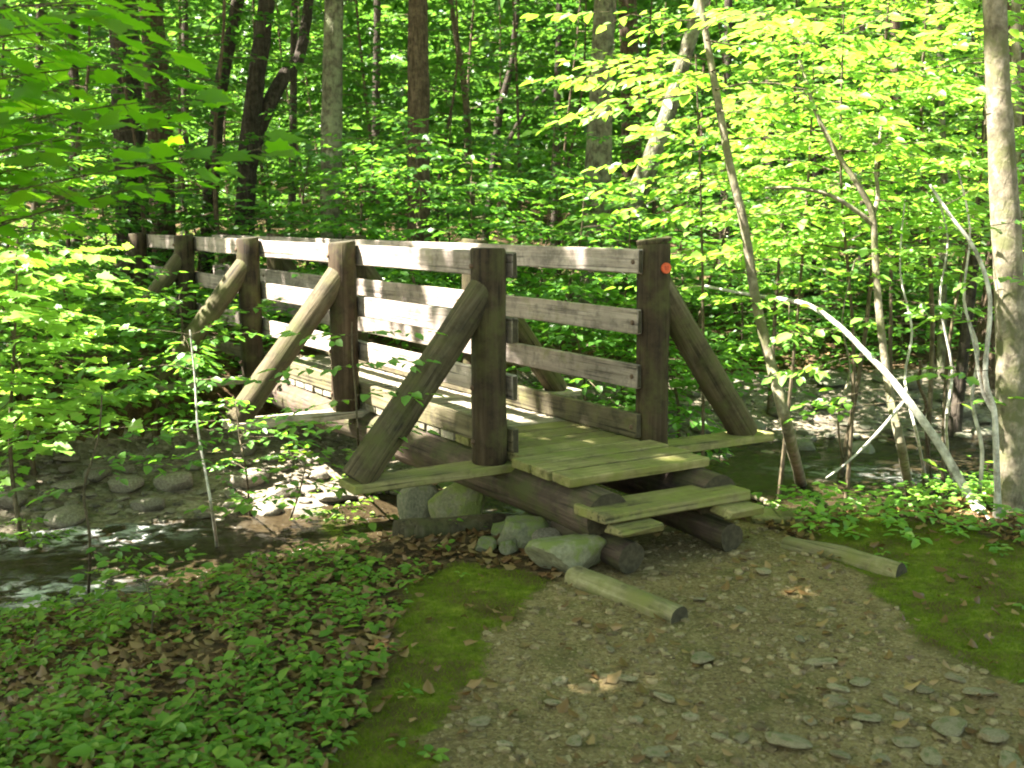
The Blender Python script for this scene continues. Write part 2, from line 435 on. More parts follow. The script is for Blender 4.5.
def jitn(s):
    return V(R.gauss(0, s), R.gauss(0, s), 1)
def twig(lv, p, d, L, step, size, jit=.35, droop=.25, mb=None, r=.002):
    """a flat spray: leaves alternating on both sides of a twig"""
    d = d.normalized(); n = max(2, int(L/step)); side = V(-d.y, d.x, 0)
    if side.length < 1e-3: side = V(1, 0, 0)
    side.normalize()
    for i in range(n):
        t = (i+.6)/n; q = p+d*(L*t)+V(0, 0, -.12*L*t*t)
        sg = 1 if i % 2 else -1
        ax = d*.75+side*sg*R.uniform(.6, 1.1)+V(0, 0, -R.uniform(0, droop*2))
        lv.add(q, ax, jitn(jit), size*R.uniform(.45, 1.25)*(1.05-.35*t))
    lv.add(p+d*L+V(0, 0, -.12*L), d+V(0, 0, -droop), jitn(jit), size*R.uniform(.6, 1.0))
    if mb is not None: mb.tube([p, p+d*L*.5+V(0, 0, -.03*L), p+d*L+V(0, 0, -.12*L)], [r, r*.8, r*.4], 4, False)
def bough(lv, mb, p, d, L, step, size, r, tw=.45, jit=.35, droop=.25, twigs=None, lstep=None, start=.15):
    """a branch with side twigs, in one flattish plane"""
    d = d.normalized(); side = V(-d.y, d.x, 0).normalized()
    pts = []; k = 5
    bend = R.uniform(-.3, .3); wv = R.uniform(-.05, .05); wz = R.uniform(-.04, .04)
    for i in range(k+1):
        t = i/k; pts.append(p+d*L*t+side*(bend*L*t*t+wv*L*math.sin(5*t))+V(0, 0, -.10*L*t*t+wz*L*math.sin(6*t)))
    if mb is not None: mb.tube(pts, [r*(1-.8*i/k) for i in range(k+1)], 5, False)
    n = max(2, int(L*(1-start)/step))
    for i in range(n+1):
        t = start+(1-start)*i/n; a = t*k; j = min(int(a), k-1)
        q = pts[j].lerp(pts[j+1], a-j)
        lt = L*tw*(1-.65*t)*R.uniform(.7, 1.2)
        for sg in (-1, 1):
            if R.random() < .12: continue
            td = d*R.uniform(.5, .9)+side*sg*R.uniform(.6, 1)+V(0, 0, R.uniform(-.18, .18))
            twig(lv, q, td, max(lt, size), lstep or size*.62, size, jit, droop, twigs, r*.25)
    twig(lv, pts[-1], d, L*.2+size, lstep or size*.62, size, jit, droop, twigs, r*.25)
def interp(pts, t):
    a = t*(len(pts)-1); j = min(int(a), len(pts)-2); return pts[j].lerp(pts[j+1], a-j)
def smooth_pts(pts, sub=4):
    out = []; n = len(pts)
    for i in range(n-1):
        p0, p1, p2, p3 = pts[max(i-1, 0)], pts[i], pts[i+1], pts[min(i+2, n-1)]
        for k in range(sub):
            t = k/sub
            out.append(.5*((2*p1)+(p2-p0)*t+(2*p0-5*p1+4*p2-p3)*t*t+(3*p1-p0-3*p2+p3)*t**3))
    out.append(pts[-1]); return out
LITX = []
def clear_beams(lv):
    if not lv.c or not LITX: return lv
    c = np.array(lv.c); q = c[:, :2]-np.array([SUN.x, SUN.y])[None]*((c[:, 2]-1)/SUN.z)[:, None]
    keep = np.ones(len(c), bool); rnd = NP.random(len(c))
    for x, y, r in LITX: keep &= ~((np.hypot(q[:, 0]-x, q[:, 1]-y) < r) & (rnd < .9))
    o = Leaves(); idx = np.nonzero(keep)[0]
    for f in 'cans': setattr(o, f, [getattr(lv, f)[i] for i in idx])
    return o
def sapling(name, label, cat, stem, r0, r1, boughs, leafmat, barkmat, size, group=None, tmpl='ovate', extra=(), twigs=True, names=('trunk', 'foliage'), step=.15, tint=None, jit=.35, seg=10):
    """stem polyline (world) + boughs [(t, azimuth, elevation, length)], or explicit (point, dir, length)"""
    stem = smooth_pts([Vector(p) for p in stem]); base = stem[0].copy()
    root = empty(name, base); tag(root, label, cat, group)
    mb = MB(); lv = Leaves()
    k = len(stem)
    mb.tube([p-base for p in stem], [(r0+(r1-r0)*(i/(k-1))**.8)*(1.5 if i == 0 else 1.15 if i == 1 else 1) for i in range(k)], seg, True, .16, R.random()*9)
    wood = MB(); xw = MB()
    for pts, ra, rb in extra:
        pts = smooth_pts([Vector(p) for p in pts]); n = len(pts)
        xw.tube(pts, [ra+(rb-ra)*i/(n-1) for i in range(n)], 7, True, .1, R.random()*9)
    for b in boughs:
        if hasattr(b[0], 'length'): p, d, L = b
        else:
            t, az, el, L = b; p = interp(stem, t); d = V(math.cos(az)*math.cos(el), math.sin(az)*math.cos(el), math.sin(el))
        bough(lv, wood, p, d, L, step, size, max(.0022, .006*L), jit=jit, twigs=wood if twigs else None)
    mb.add([Vector(v)-base for v in xw.v], xw.f)
    mb.add([Vector(v)-base for v in wood.v], wood.f, 1)
    mb.build(names[0], [barkmat, M['bark_twig']], root)
    lv = clear_beams(lv)
    if lv.c: lv.build(names[1], leafmat, tmpl, root, tint)
    return root
def rnd_boughs(n, t0, t1, L0, L1, el=(0, .35), az=None):
    out = []
    for i in range(n):
        t = t0+(t1-t0)*(i+R.random())/n
        a = R.uniform(0, 2*math.pi) if az is None else R.uniform(*az)
        out.append((t, a, R.uniform(*el), L0+(L1-L0)*(i/n)*R.uniform(.7, 1.2)))
    return out

# ------------------------------------------------------------------ ground sheet, split into ground / path / moss / stream bed
def poly_in(poly, x, y):
    c = False; j = len(poly)-1
    for i in range(len(poly)):
        if (poly[i][1] > y) != (poly[j][1] > y) and x < (poly[j][0]-poly[i][0])*(y-poly[i][1])/(poly[j][1]-poly[i][1])+poly[i][0]: c = not c
        j = i
    return c
def gpoly(pix): return [tuple(atz(px, py, 0).xy) for px, py in pix]
PATH = gpoly([(300, 1100), (400, 800), (440, 740), (470, 690), (488, 640), (520, 605), (560, 585), (575, 560), (610, 530), (745, 515), (800, 545), (862, 572), (893, 610), (930, 640), (975, 668), (1040, 690), (1200, 720), (1500, 900), (1500, 1100)])
MOSSL = gpoly([(230, 900), (300, 790), (360, 720), (385, 660), (405, 610), (425, 575), (460, 562), (520, 567), (560, 583), (530, 606), (488, 640), (470, 690), (440, 740), (400, 800), (300, 1100)])
MOSSR = gpoly([(800, 543), (850, 512), (940, 520), (1060, 560), (1200, 600), (1300, 720), (1100, 700), (1040, 690), (975, 668), (930, 640), (893, 610), (862, 572)])
def region(x, y):
    jx = x+.10*fbm(x+5, y, 3.0, 4); jy = y+.10*fbm(x, y+9, 3.0, 4)
    if poly_in(PATH, jx, jy): return 1
    if poly_in(MOSSL, jx, jy) or poly_in(MOSSR, jx, jy): return 2
    s = sdist(x, y)+.22*fbm(x, y, .8, 3); rt = sstep(-1, 2, x); hw = .92+.4*rt
    if -hw-.35 < s < hw+1.5+1.3*rt and -12 < x < 16: return 3
    return 0
def axis(bp):
    out = []
    for a, b, st in bp: out += list(np.arange(a, b-1e-6, st))
    return np.array(out+[bp[-1][1]])
def terrain():
    xs = axis([(-90, -30, 6), (-30, -8, 1), (-8, -4, .16), (-4, 4.5, .05), (4.5, 8, .16), (8, 30, 1), (30, 90, 6)])
    ys = axis([(-40, -2, 4), (-2, 2, .5), (2, 8, .05), (8, 13, .08), (13, 20, .3), (20, 50, 1.5), (50, 130, 8)])
    nx, ny = len(xs), len(ys)
    Z = np.array([[height(x, y) for x in xs] for y in ys])
    reg = np.zeros((ny-1, nx-1), int)
    for j in range(ny-1):
        for i in range(nx-1): reg[j, i] = region((xs[i]+xs[i+1])/2, (ys[j]+ys[j+1])/2)
    def share(r):
        w = np.zeros((ny, nx)); f = (reg == r).astype(float)
        w[:-1, :-1] += f; w[1:, :-1] += f; w[:-1, 1:] += f; w[1:, 1:] += f; w /= 4
        for _ in range(5):
            w[1:-1, 1:-1] = (w[1:-1, 1:-1]*2+w[:-2, 1:-1]+w[2:, 1:-1]+w[1:-1, :-2]+w[1:-1, 2:])/6
        return w.reshape(-1)
    shares = {'path_share': share(1), 'moss_share': share(2)}
    X, Y = np.meshgrid(xs, ys)
    co = np.stack([X, Y, Z], -1).reshape(-1, 3)
    for r, name, m in ((0, 'ground', 'ground'), (1, 'path', 'path'), (2, 'moss', 'moss'), (3, 'stream_bed', 'bed')):
        jj, ii = np.nonzero(reg == r)
        q = np.stack([jj*nx+ii, jj*nx+ii+1, (jj+1)*nx+ii+1, (jj+1)*nx+ii], 1)
        used, inv = np.unique(q.reshape(-1), return_inverse=True)
        me = bpy.data.meshes.new(name)
        me.from_pydata(co[used].tolist(), [], inv.reshape(-1, 4).tolist())
        me.materials.append(M[m]); me.shade_smooth()
        for an, sh in shares.items():
            me.attributes.new(an, 'FLOAT', 'POINT').data.foreach_set('value', sh[used].astype(np.float32))
        o = bpy.data.objects.new(name, me); C.objects.link(o)
        o['kind'] = 'structure'
    # water
    wx = axis([(-12, -4, .12), (-4, 5, .045), (5, 16, .15)])
    wy = axis([(3, 12.5, .045)])
    mb_v = []; ids = {}; fs = []; foam_glint = []
    FO = [(atz(20, 540, WATER), .65, 1), (atz(110, 532, WATER), .5, .9), (atz(10, 595, WATER), .6, 1), (atz(60, 590, WATER), .35, .7), (atz(530, 512, WATER), .3, .5), (atz(830, 470, WATER), .5, .6), (atz(905, 478, WATER), .4, .55)]  # white riffle patches, some of them painted glints on the water
    for j, y in enumerate(wy):
        for i, x in enumerate(wx):
            s = sdist(x, y)
            if abs(s) < 1.9:
                ids[(i, j)] = len(mb_v)
                z = WATER+.012*mnoise.noise((x*4, y*7, 0))+.010*mnoise.noise((x*11, y*15, 4))
                mb_v.append((x, y, z))
                foam_glint.append(min(1, .5*sum(w*math.exp(-(((x-c.x)/r)**2+((y-c.y)/(r*.45))**2)) for c, r, w in FO)))
    for (i, j) in list(ids):
        k = [(i, j), (i+1, j), (i+1, j+1), (i, j+1)]
        if all(q in ids for q in k): fs.append([ids[q] for q in k])
    me = bpy.data.meshes.new('stream_water'); me.from_pydata(mb_v, [], fs); me.materials.append(M['water']); me.shade_smooth()
    a = me.attributes.new('foam_glint', 'FLOAT', 'POINT'); a.data.foreach_set('value', foam_glint)
    o = bpy.data.objects.new('stream_water', me); C.objects.link(o); o['kind'] = 'structure'
terrain()

# ------------------------------------------------------------------ footbridge
DZ = .42; O = V(-.127, 6.125, 0); ANG = math.radians(31.13)
U = V(-math.sin(ANG), math.cos(ANG), 0); W_ = V(math.cos(ANG), math.sin(ANG), 0); WID = 1.041
def BW(u, v, z): return O+U*u+W_*v+V(0, 0, z)          # bridge coords -> world
def BL(u, v, z): return V(u, -v, z)                    # bridge coords -> bridge-local
br = empty('footbridge', (O.x, O.y, 0), ANG+math.pi/2)
tag(br, 'wooden footbridge with round log posts, slanting log braces and four board rails crossing the stream', 'footbridge')
def stick(name, p, q, r, m, n=22, top_tilt=0, parent=br, wob=.05, r2=None, bev=True):
    """round timber with its own axis along local z, from p to q (bridge-local)"""
    p, q = Vector(p), Vector(q); L = (q-p).length; r2 = r2 or r
    mb = MB(); k = max(4, int(L/.16)); sd = R.random()*20
    pts = [V(.006*mnoise.noise((i*.7, sd, 0)), .006*mnoise.noise((i*.7, sd, 5)), L*i/k) for i in range(k+1)]
    rr = [r+(r2-r)*i/k for i in range(k+1)]
    pts = [V(0, 0, 0)]+[V(0, 0, .012)]+pts[1:-1]+[V(0, 0, L-.012), V(0, 0, L)]
    rr = [r*.93, r]+rr[1:-1]+[r2, r2*.93]
    mb.tube(pts, rr, n, True, wob, sd, endmi=1)
    o = mb.build(name, [m, M['end']], parent)
    if top_tilt:
        for v in o.data.vertices:
            if v.co.z > L-.02: v.co.z += v.co.y*top_tilt
    o.location = p; o.rotation_mode = 'QUATERNION'; o.rotation_quaternion = (q-p).to_track_quat('Z', 'Y')
    return o
LU = [0, 2.033, 4.081, 6.098, 8.072]
RU = [-.12, 2.0, 4.2, 6.35, 8.1]
PR = .098
TOPZ = DZ+1.13
# stringers
for v in (.16, .88):
    o = MB(); n = 26; pts = [BL(-.90+(9.6)*i/n, v+.012*math.sin(i), DZ-.055-.135+.008*math.sin(i*1.7)) for i in range(n+1)]
    o.tube(pts, [.128+.006*math.sin(i*1.3) for i in range(n+1)], 24, True, .06, v*9, endmi=1)
    o.build('stringer_log', [M['log_wood'], M['end']], br)
# outriggers (boards across under the deck, carrying the brace feet)
for i in range(5):
    for us, side in ((LU, -1), (RU, 1)):
        mb = MB()
        v0, v1 = (-.86, .34) if side < 0 else (.72, WID+.90)
        u = us[i]
        mb.box(BL(u, (v0+v1)/2, DZ-.080), (.20, v1-v0, .05), .006, .004)
        mb.build('outrigger_beam', M['plank_wood'] if i == 0 else M['deck_wood'], br)
# posts and braces
for i in range(5):
    for us, side, v in ((LU, -1, 0), (RU, 1, WID)):
        u = us[i]
        p = stick('post', BL(u, v, DZ-.058), BL(u, v, TOPZ+(.012 if side > 0 and i == 0 else 0)), PR*R.uniform(.97, 1.03), M['post_wood'], top_tilt=R.uniform(-.12, .12))
        if side > 0 and i == 0:
            cap = MB(); cap.tube([V(0, 0, 0), V(0, 0, .006), V(0, 0, .02), V(0, 0, .026)], [PR*1.0, PR*1.04, PR*1.04, PR*.96], 22, True, .05, 2, endmi=0)
            o = cap.build('post_cap', M['brace_wood'], p); o.location = (0, 0, 1.2)
            o.rotation_euler = (.10, -.06, 0)
        for zz in (1.035, .686, .37, .07):
            bm_ = MB(); q = PR+.004 if side < 0 else -(WID-PR-.042)
            b_ = BL(u+.012, -PR if side < 0 else WID-PR-.042, DZ+zz); e_ = V(0, 1, 0)
            bm_.tube([b_-e_*.006, b_+e_*.007, b_+e_*.011], [.015, .014, .008], 10)
            bo = bm_.build('bolt', M['metal'], p); bo.matrix_parent_inverse = (Matrix.Translation(p.location) @ p.rotation_quaternion.to_matrix().to_4x4()).inverted()
        foot = -.80 if side < 0 else WID+.74
        stick('brace', BL(u+.0, foot, DZ-.058), BL(u, v+side*.01, DZ+.93), .088 if i else .094, M['brace_wood'], r2=.084)
# rails: four boards per side on the deck-facing side of the posts
HTS = [(.965, 1.105), (.615, .757), (.30, .44), (.005, .143)]
def rails(us, side, v):
    for k, (a, b) in enumerate(HTS):
        for (u0, u1) in ((us[0]-(.085 if side < 0 else .03), us[2]-.004), (us[2]+.004, us[4]+.1)):
            mb = MB(); L = u1-u0; n = 8
            j = R.uniform(-.008, .008)
            th = .038
            mb.box(BL((u0+u1)/2, v, DZ+(a+b)/2+j), (L, th, b-a), .006, .004, endmi=1)
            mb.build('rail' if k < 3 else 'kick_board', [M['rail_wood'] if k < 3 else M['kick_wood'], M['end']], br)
rails(LU, -1, PR+.021)
rails(RU, 1, WID-PR-.021)
# deck
n = 0; u = -.744
while u < 8.75:
    w = R.uniform(.164, .174)
    mb = MB()
    v0, v1 = (.035, .955) if n == 0 else (.108+R.uniform(-.004, .004), .933+R.uniform(-.004, .004))
    if n in (1, 2): v0, v1 = .03, .985
    mb.box(BL(u+w/2, (v0+v1)/2, DZ-.028+R.uniform(-.003, .003)), (w, v1-v0, .052), .006, .003)
    mb.build('plank', M['plank_wood'] if n < 7 else M['deck_wood'], br)
    u += w+.026; n += 1
# trail marker on the near right post
mk = MB(); c = BL(RU[0]-PR*.80, WID+.045, DZ+1.0)
d = (br.matrix_world.to_3x3().inverted() if False else Matrix.Rotation(-(ANG+math.pi/2), 3, 'Z')) @ V(.05, -1, .02).normalized()
c = BL(RU[0], WID, DZ+1.0)+d.normalized()*.0+Matrix.Rotation(-(ANG+math.pi/2), 3, 'Z') @ V(.064, -.083, 0)
d = (Matrix.Rotation(-(ANG+math.pi/2), 3, 'Z') @ V(.35, -1, 0)).normalized()
mk.tube([c-d*.012, c, c+d*.003], [.031, .031, .029], 24, True)
mko = mk.build('trail_marker', M['marker'], br); tag(mko, 'round orange trail marker nailed to the post')
sx = d.cross(V(0, 0, 1)).normalized()
mp = MB()
for a, b, w, h in ((-.008, .009, .010, .004), (.007, .010, .010, .004), (0, .001, .026, .004), (-.004, -.008, .014, .003), (.008, -.009, .006, .003)):
    q = c+d*.0045-sx*a+V(0, 0, b)
    vs = [q+sx*w/2*i+V(0, 0, h/2*j) for i, j in ((-1, -1), (1, -1), (1, 1), (-1, 1))]
    mp.add(vs+[x-d*.003 for x in vs], [(0, 1, 2, 3), (0, 1, 5, 4), (1, 2, 6, 5), (2, 3, 7, 6), (3, 0, 4, 7)])
mp.build('marker_print', M['marker_print'], mko)

# ------------------------------------------------------------------ wooden step in front of the bridge
st = empty('wooden_step', (O.x, O.y, 0), ANG+math.pi/2)
tag(st, 'mossy plank step on short round logs at the near end of the footbridge', 'step')
mb = MB(); mb.box(BL(-.925, .495, DZ-.148), (.26, .95, .05), .007, .005); mb.build('tread', M['plank_wood'], st)
for v in (.155, .80):
    o = MB(); k = 8; pts = [BL(-1.10+.6*i/k, v, .075+.03*i/k) for i in range(k+1)]
    o.tube(pts,  .075, 20, True, .14, v*7, endmi=1); o.build('side_log', [M['log_wood'], M['end']], st)
for v, w in ((.20, .26), (.86, .24)):
    mb = MB(); mb.box(BL(-1.075, v, DZ-.205), (.15, w, .05), .014, .012); mb.build('support_block', M['plank_wood'], st)

# ------------------------------------------------------------------ logs and timbers on the ground
def ground_log(name, label, cat, p, q, r, m, group=None, sink=.3, r2=None):
    p, q = Vector(p), Vector(q); L = (q-p).length; r2 = r2 or r
    mb = MB(); k = max(5, int(L/.1)); sd = R.random()*30
    ax = (q-p).normalized()
    mb.tube([V(L*i/k-L/2, .03*mnoise.noise((i*.5, sd, 1)), .01*mnoise.noise((i*.5, sd, 7))) for i in range(k+1)], [(r+(r2-r)*i/k)*(.9 if i in (0, k) else 1) for i in range(k+1)], 18, True, .22, sd, endmi=1)
    o = mb.build(name, [m, M['end']])
    o.location = (p+q)/2+V(0, 0, r*(1-2*sink)); o.rotation_mode = 'QUATERNION'; o.rotation_quaternion = ax.to_track_quat('X', 'Z')
    return tag(o, label, cat, group)
ground_log('path_log', 'short rounded log half sunk across the path just before the step', 'log', drop(575, 580), drop(680, 621), .068, M['waterbar_wood'], 'water bar logs across the path', .44)
ground_log('path_log', 'mossy log half sunk at the mossy right edge of the path', 'log', drop(786, 546), drop(900, 576), .062, M['waterbar_wood'], 'water bar logs across the path', .46)
ground_log('mossy_log', 'dark mossy log lying on the bank under the left outrigger', 'log', gp(*atz(396, 540, -.03).xy), gp(*atz(512, 524, -.03).xy), .085, M['brace_wood'], None, .3)
ground_log('fallen_branch', 'thin bare branch lying beside the step on the right', 'branch', drop(742, 494), drop(802, 520), .022, M['bark_pale'], None, .1, .014)
mb = MB(); mb.box((0, 0, 0), (.34, .17, .06), .012, .012); o = mb.build('timber_offcut', M['plank_wood']); o.location = drop(776, 520)+V(0, 0, .012); o.rotation_euler = (.05, .03, .05)
tag(o, 'flat mossy timber offcut lying right of the step', 'timber')

# ------------------------------------------------------------------ stones
import bmesh
def rock_mesh(seed, flat_=.5, ang=.5, sub=3):
    r = random.Random(seed); bm = bmesh.new()
    bmesh.ops.create_icosphere(bm, subdivisions=sub, radius=1)
    planes = []
    for _ in range(int(9*ang)+3):
        n = V(r.gauss(0, 1), r.gauss(0, 1), r.gauss(0, .8)).normalized(); planes.append((n, r.uniform(.62, .92)))
    planes.append((V(r.gauss(0, .12), r.gauss(0, .12), 1).normalized(), r.uniform(.6, .85)))
    for v in bm.verts:
        c = v.co.copy()
        for n, d in planes:
            e = c.dot(n)-d
            if e > 0: c -= n*e*(.55+.45*ang)
        c += c.normalized()*(.10*mnoise.noise(c*1.4+V(seed, 0, 0))+.035*mnoise.noise(c*4+V(0, seed, 0)))
        v.co = V(c.x, c.y, c.z*flat_)
    me = bpy.data.meshes.new('stone'); bm.to_mesh(me); bm.free()
    me.shade_smooth(); me.set_sharp_from_angle(angle=math.radians(35)); return me
FLATS = [rock_mesh(i, .34, .9) for i in range(6)]
ROUND = [rock_mesh(20+i, .62, .75) for i in range(6)]
def rock(name, label, p, sx, sy, sz, m, meshes, group=None, rot=None, sink=.25, cat='stone', parent=None):
    i = R.randrange(len(meshes)); key = (i, m.name); src = meshes[i]
    cache = rock.cache.setdefault((id(meshes), i, m.name), None)
    if cache is None:
        cache = src.copy(); cache.materials.clear(); cache.materials.append(m); rock.cache[(id(meshes), i, m.name)] = cache
    o = bpy.data.objects.new(name, cache); C.objects.link(o)
    o.scale = (sx/2, sy/2, sz/2)
    o.location = Vector(p)+V(0, 0, sz*.3*(1-sink*2))
    o.rotation_euler = rot if rot is not None else (R.uniform(-.15, .15), R.uniform(-.15, .15), R.uniform(0, 6.28))
    return tag(o, label, cat, group)
rock.cache = {}
BOULD = [rock_mesh(43+i, .62, 1.0, 4) for i in range(3)]
SLABS = [rock_mesh(60+i, .28, 1.0, 4) for i in range(3)]
BANK = []
G_ = 'larger stones around the foot of the bridge'
rock('boulder', 'smooth rounded mossy boulder left of the step', drop(569, 570), .43, .30, .38, M['rock_moss'], BOULD, G_, (0, .05, .1), .1, 'boulder')
rock('boulder', 'pale flat topped stone with a ragged front edge left of the round boulder', drop(521, 546), .30, .24, .34, M['rock_moss'], BOULD, G_, (.1, 0, .5), .1, 'boulder')
rock('boulder', 'mossy grey stone wedged against the lower step log behind the round boulder', drop(577, 541), .38, .24, .42, M['rock'], ROUND, G_, (0, .15, -.2), .05, 'boulder')
o = rock('stone_slab', 'upright grey slab under the left outrigger, beside a paler slab', V(0, 0, 0), .30, .46, .42, M['rock'], SLABS, G_, (.95, .1, .15), 0, 'slab'); o.location = at(421, 503, 6.75)
o = rock('stone_slab', 'pale greenish slab leaning under the left outrigger board', V(0, 0, 0), .40, .42, .42, M['rock_moss'], SLABS, G_, (.85, -.12, -.1), 0, 'slab'); o.location = at(460, 503, 6.6)
for (px, py, w, h, lab, m) in ((722, 466, .26, .20, 'flat grey stone under the right outrigger near the deck corner', 'rock'), (748, 468, .22, .2, 'stone with a bright moss cushion under the right outrigger', 'rock_moss'),
        (768, 462, .22, .18, 'pale stone at the end of the right outrigger board', 'rock_path'), (800, 452, .40, .2, 'long grey stone beyond the right outrigger in the stream', 'rock'), (858, 460, .42, .26, 'pale round rock sitting in the stream behind the leaning sapling', 'rock'),
        (735, 480, .2, .12, 'small flat stone behind the step on the right', 'rock'), (940, 452, .25, .16, 'small pale rock at the far edge of the stream on the right', 'rock')):
    rock('stone', lab, drop(px, py), w, w*.75, h*1.6, M[m], ROUND, G_)
for _ in range(900):
    px, py = R.uniform(235, 560), R.uniform(474, 560)
    if py > 575-.45*abs(px-560) and px < 480: continue
    p = drop(px, py); w = R.choice([.1, .14, .2, .26, .34])
    if p.y > 9 or any((p-q).length < (w+r)*.45 for q, r in BANK): continue
    if region(p.x, p.y) in (1, 2): continue
    BANK.append((p, w))
    if len(BANK) > 70: break
    rock('bank_stone', 'grey stone among the rubble on the bank under the left side of the bridge', p, w, w*R.uniform(.6, .95), w*R.uniform(.7, 1.3), M[R.choice(['rock', 'rock_moss', 'rock_wet'])], R.choice([FLATS, SLABS, BOULD]), 'rubble under the bridge', (R.uniform(-.5, .5), R.uniform(-.4, .4), R.uniform(0, 6.28)), .1)
# flat stones on the path
PST = [(787, 741, 48, 22), (702, 658, 32, 16), (636, 720, 20, 16), (664, 697, 24, 12), (820, 662, 32, 12), (903, 717, 20, 20), (868, 718, 28, 9), (950, 727, 42, 18), (994, 735, 36, 22), (980, 692, 36, 14), (838, 688, 22, 10), (836, 700, 24, 10), (860, 682, 26, 9),
       (763, 571, 18, 12), (858, 598, 0, 0), (625, 678, 26, 10), (555, 703, 24, 10), (560, 681, 16, 8), (742, 738, 20, 8), (905, 742, 28, 12), (955, 678, 20, 10), (690, 717, 16, 8), (720, 737, 20, 10), (575, 742, 22, 8), (655, 752, 30, 10), (840, 755, 26, 10), (932, 757, 30, 12), (1010, 762, 40, 14), (880, 760, 22, 8), (810, 722, 16, 7),
       (610, 650, 12, 6), (800, 640, 14, 6), (740, 610, 14, 6), (830, 610, 12, 6), (700, 600, 12, 5), (480, 722, 22, 9), (505, 745, 18, 8), (925, 690, 22, 9), (890, 700, 18, 7)]
LABS = {0: 'large flat stone at the bottom edge of the path, biggest there', 1: 'square pale stone in the middle of the path below the sunken log', 2: 'small upright stone low in the middle of the path', 5: 'upright angular stone among flat stones at the lower right of the path',
        7: 'wide flat stone at the lower right of the path', 8: 'large tilted slab at the right end of the path stones', 9: 'flat stone at the mossy right edge of the path', 13: 'dark lump of stone on the path just in front of the step', 4: 'thin flat stone alone in the middle right of the path'}
for k, (px, py, w, h) in enumerate(PST):
    if not w: continue
    p = drop(px, py+h*.25); D = p.y/.97
    sx = w*D/F; hh = h*D/F
    rock('path_stone', LABS.get(k, 'small flat grey stone embedded in the path gravel'), p, sx*1.12, sx*R.uniform(.7, .95), max(.06, hh*1.6), M['rock_path'], FLATS, 'loose stones on the path' if k in LABS else 'small flat stones on the path', (R.uniform(-.25, .25), R.uniform(-.2, .2), R.uniform(0, 6.28)), .2)
# cobbles on the gravel bar (left) and along the far edge (right)
cob = []
def try_cob(px, py, w, lab, grp, m='rock_wet'):
    p = drop(px, py)
    for q, r in cob:
        if (q-p).length < (r+w)*.42: return
    cob.append((p, w))
    rock('cobble', lab, p, w, w*R.uniform(.6, .9), w*R.uniform(.55, .9), M[m], R.choice([ROUND, FLATS]), grp)
for _ in range(230):
    px = R.uniform(0, 340); py = R.uniform(452, 524)
    if len(cob) > 95: break
    try_cob(px, py, R.choice([.1, .14, .18, .24, .3, .36]), 'grey cobble on the gravel bar across the stream', 'cobbles on the far gravel bar')
nb = len(cob)
for _ in range(200):
    px = R.uniform(690, 1040); py = R.uniform(372, 446)
    if len(cob)-nb > 60: break
    try_cob(px, py, R.choice([.12, .15, .2, .3, .42]), 'grey stone on the low stony bank right of the bridge', 'stones on the right stony bank', 'rock')
for (px, py, w, lab) in ((30, 578, .2, 'wet dark rock standing in the riffle at left'), (165, 560, .22, 'wet dark rock by the near bank at left'), (60, 602, .2, 'grey rock at the near edge of the water at left')):
    rock('stone', lab, drop(px, py), w, w*.7, w, M['rock_wet'], ROUND, 'wet rocks in the stream')

# gravel and litter: uncountable scatter
def scatter_chips(name, region_fn, n, s0, s1, m, box):
    T = rock_mesh(77, .5, .8, 1)
    tv = np.array([v.co[:] for v in T.vertices]); tf = [list(p.vertices) for p in T.polygons]
    vs = []; fs = []; k = len(tv); c = 0; tries = 0
    while c < n and tries < n*12:
        tries += 1
        x, y = box(); 
        if not region_fn(x, y): continue
        s = s0*(s1/s0)**(R.random()**3.2)
        a = R.uniform(0, 6.28); ca, sa = math.cos(a), math.sin(a)
        e = np.array([s*R.uniform(.7, 1.3), s*R.uniform(.6, 1.0), s*R.uniform(.6, 1.2)])
        q = tv*e; q = np.stack([q[:, 0]*ca-q[:, 1]*sa, q[:, 0]*sa+q[:, 1]*ca, q[:, 2]], 1)+np.array([x, y, height(x, y)+s*.12])
        vs.append(q); fs += [[i+c*k for i in f] for f in tf]; c += 1
    me = bpy.data.meshes.new(name); me.from_pydata(np.concatenate(vs).tolist(), [], fs)
    mm, nt, out = mat(name+'_stone')
    co = coords(nt, 'Object'); ve = voro(nt, co, 22, 'F1', 1); nn = noise(nt, co, 80, 3)
    col = ramp(nt, ve, m); col = mix(nt, 1.0, col, ramp(nt, nn, [(.3, .8), (.7, 1.2)]), 'MULTIPLY')
    principled(nt, out, col, .9, bump(nt, nn, .4, .004)); me.materials.append(mm)
    o = bpy.data.objects.new(name, me); C.objects.link(o); return tag(o, kind='stuff')
def near_box():
    y = 2.9+4.8*R.random()**1.2; return R.uniform(-.75, .62)*y*.9, y
o = scatter_chips('path_gravel', lambda x, y: region(x, y) == 1, 5200, .005, .036, [(.1, (.085, .06, .031)), (.5, (.165, .125, .066)), (.9, (.26, .205, .115))], lambda: (lambda y: (R.uniform(-.35, .6)*y, y))(2.9+3.4*R.random()))
tag(o, 'fine gravel and stone chips scattered over the dirt path', 'gravel')
o = scatter_chips('stream_gravel', lambda x, y: region(x, y) == 3 and height(x, y) > WATER-.02, 3600, .012, .06, [(.1, (.05, .042, .034)), (.5, (.11, .095, .075)), (.9, (.20, .18, .15))], lambda: (R.uniform(-6, 7), R.uniform(6, 14)))
tag(o, 'small wet stones and gravel along the stream bars', 'gravel')

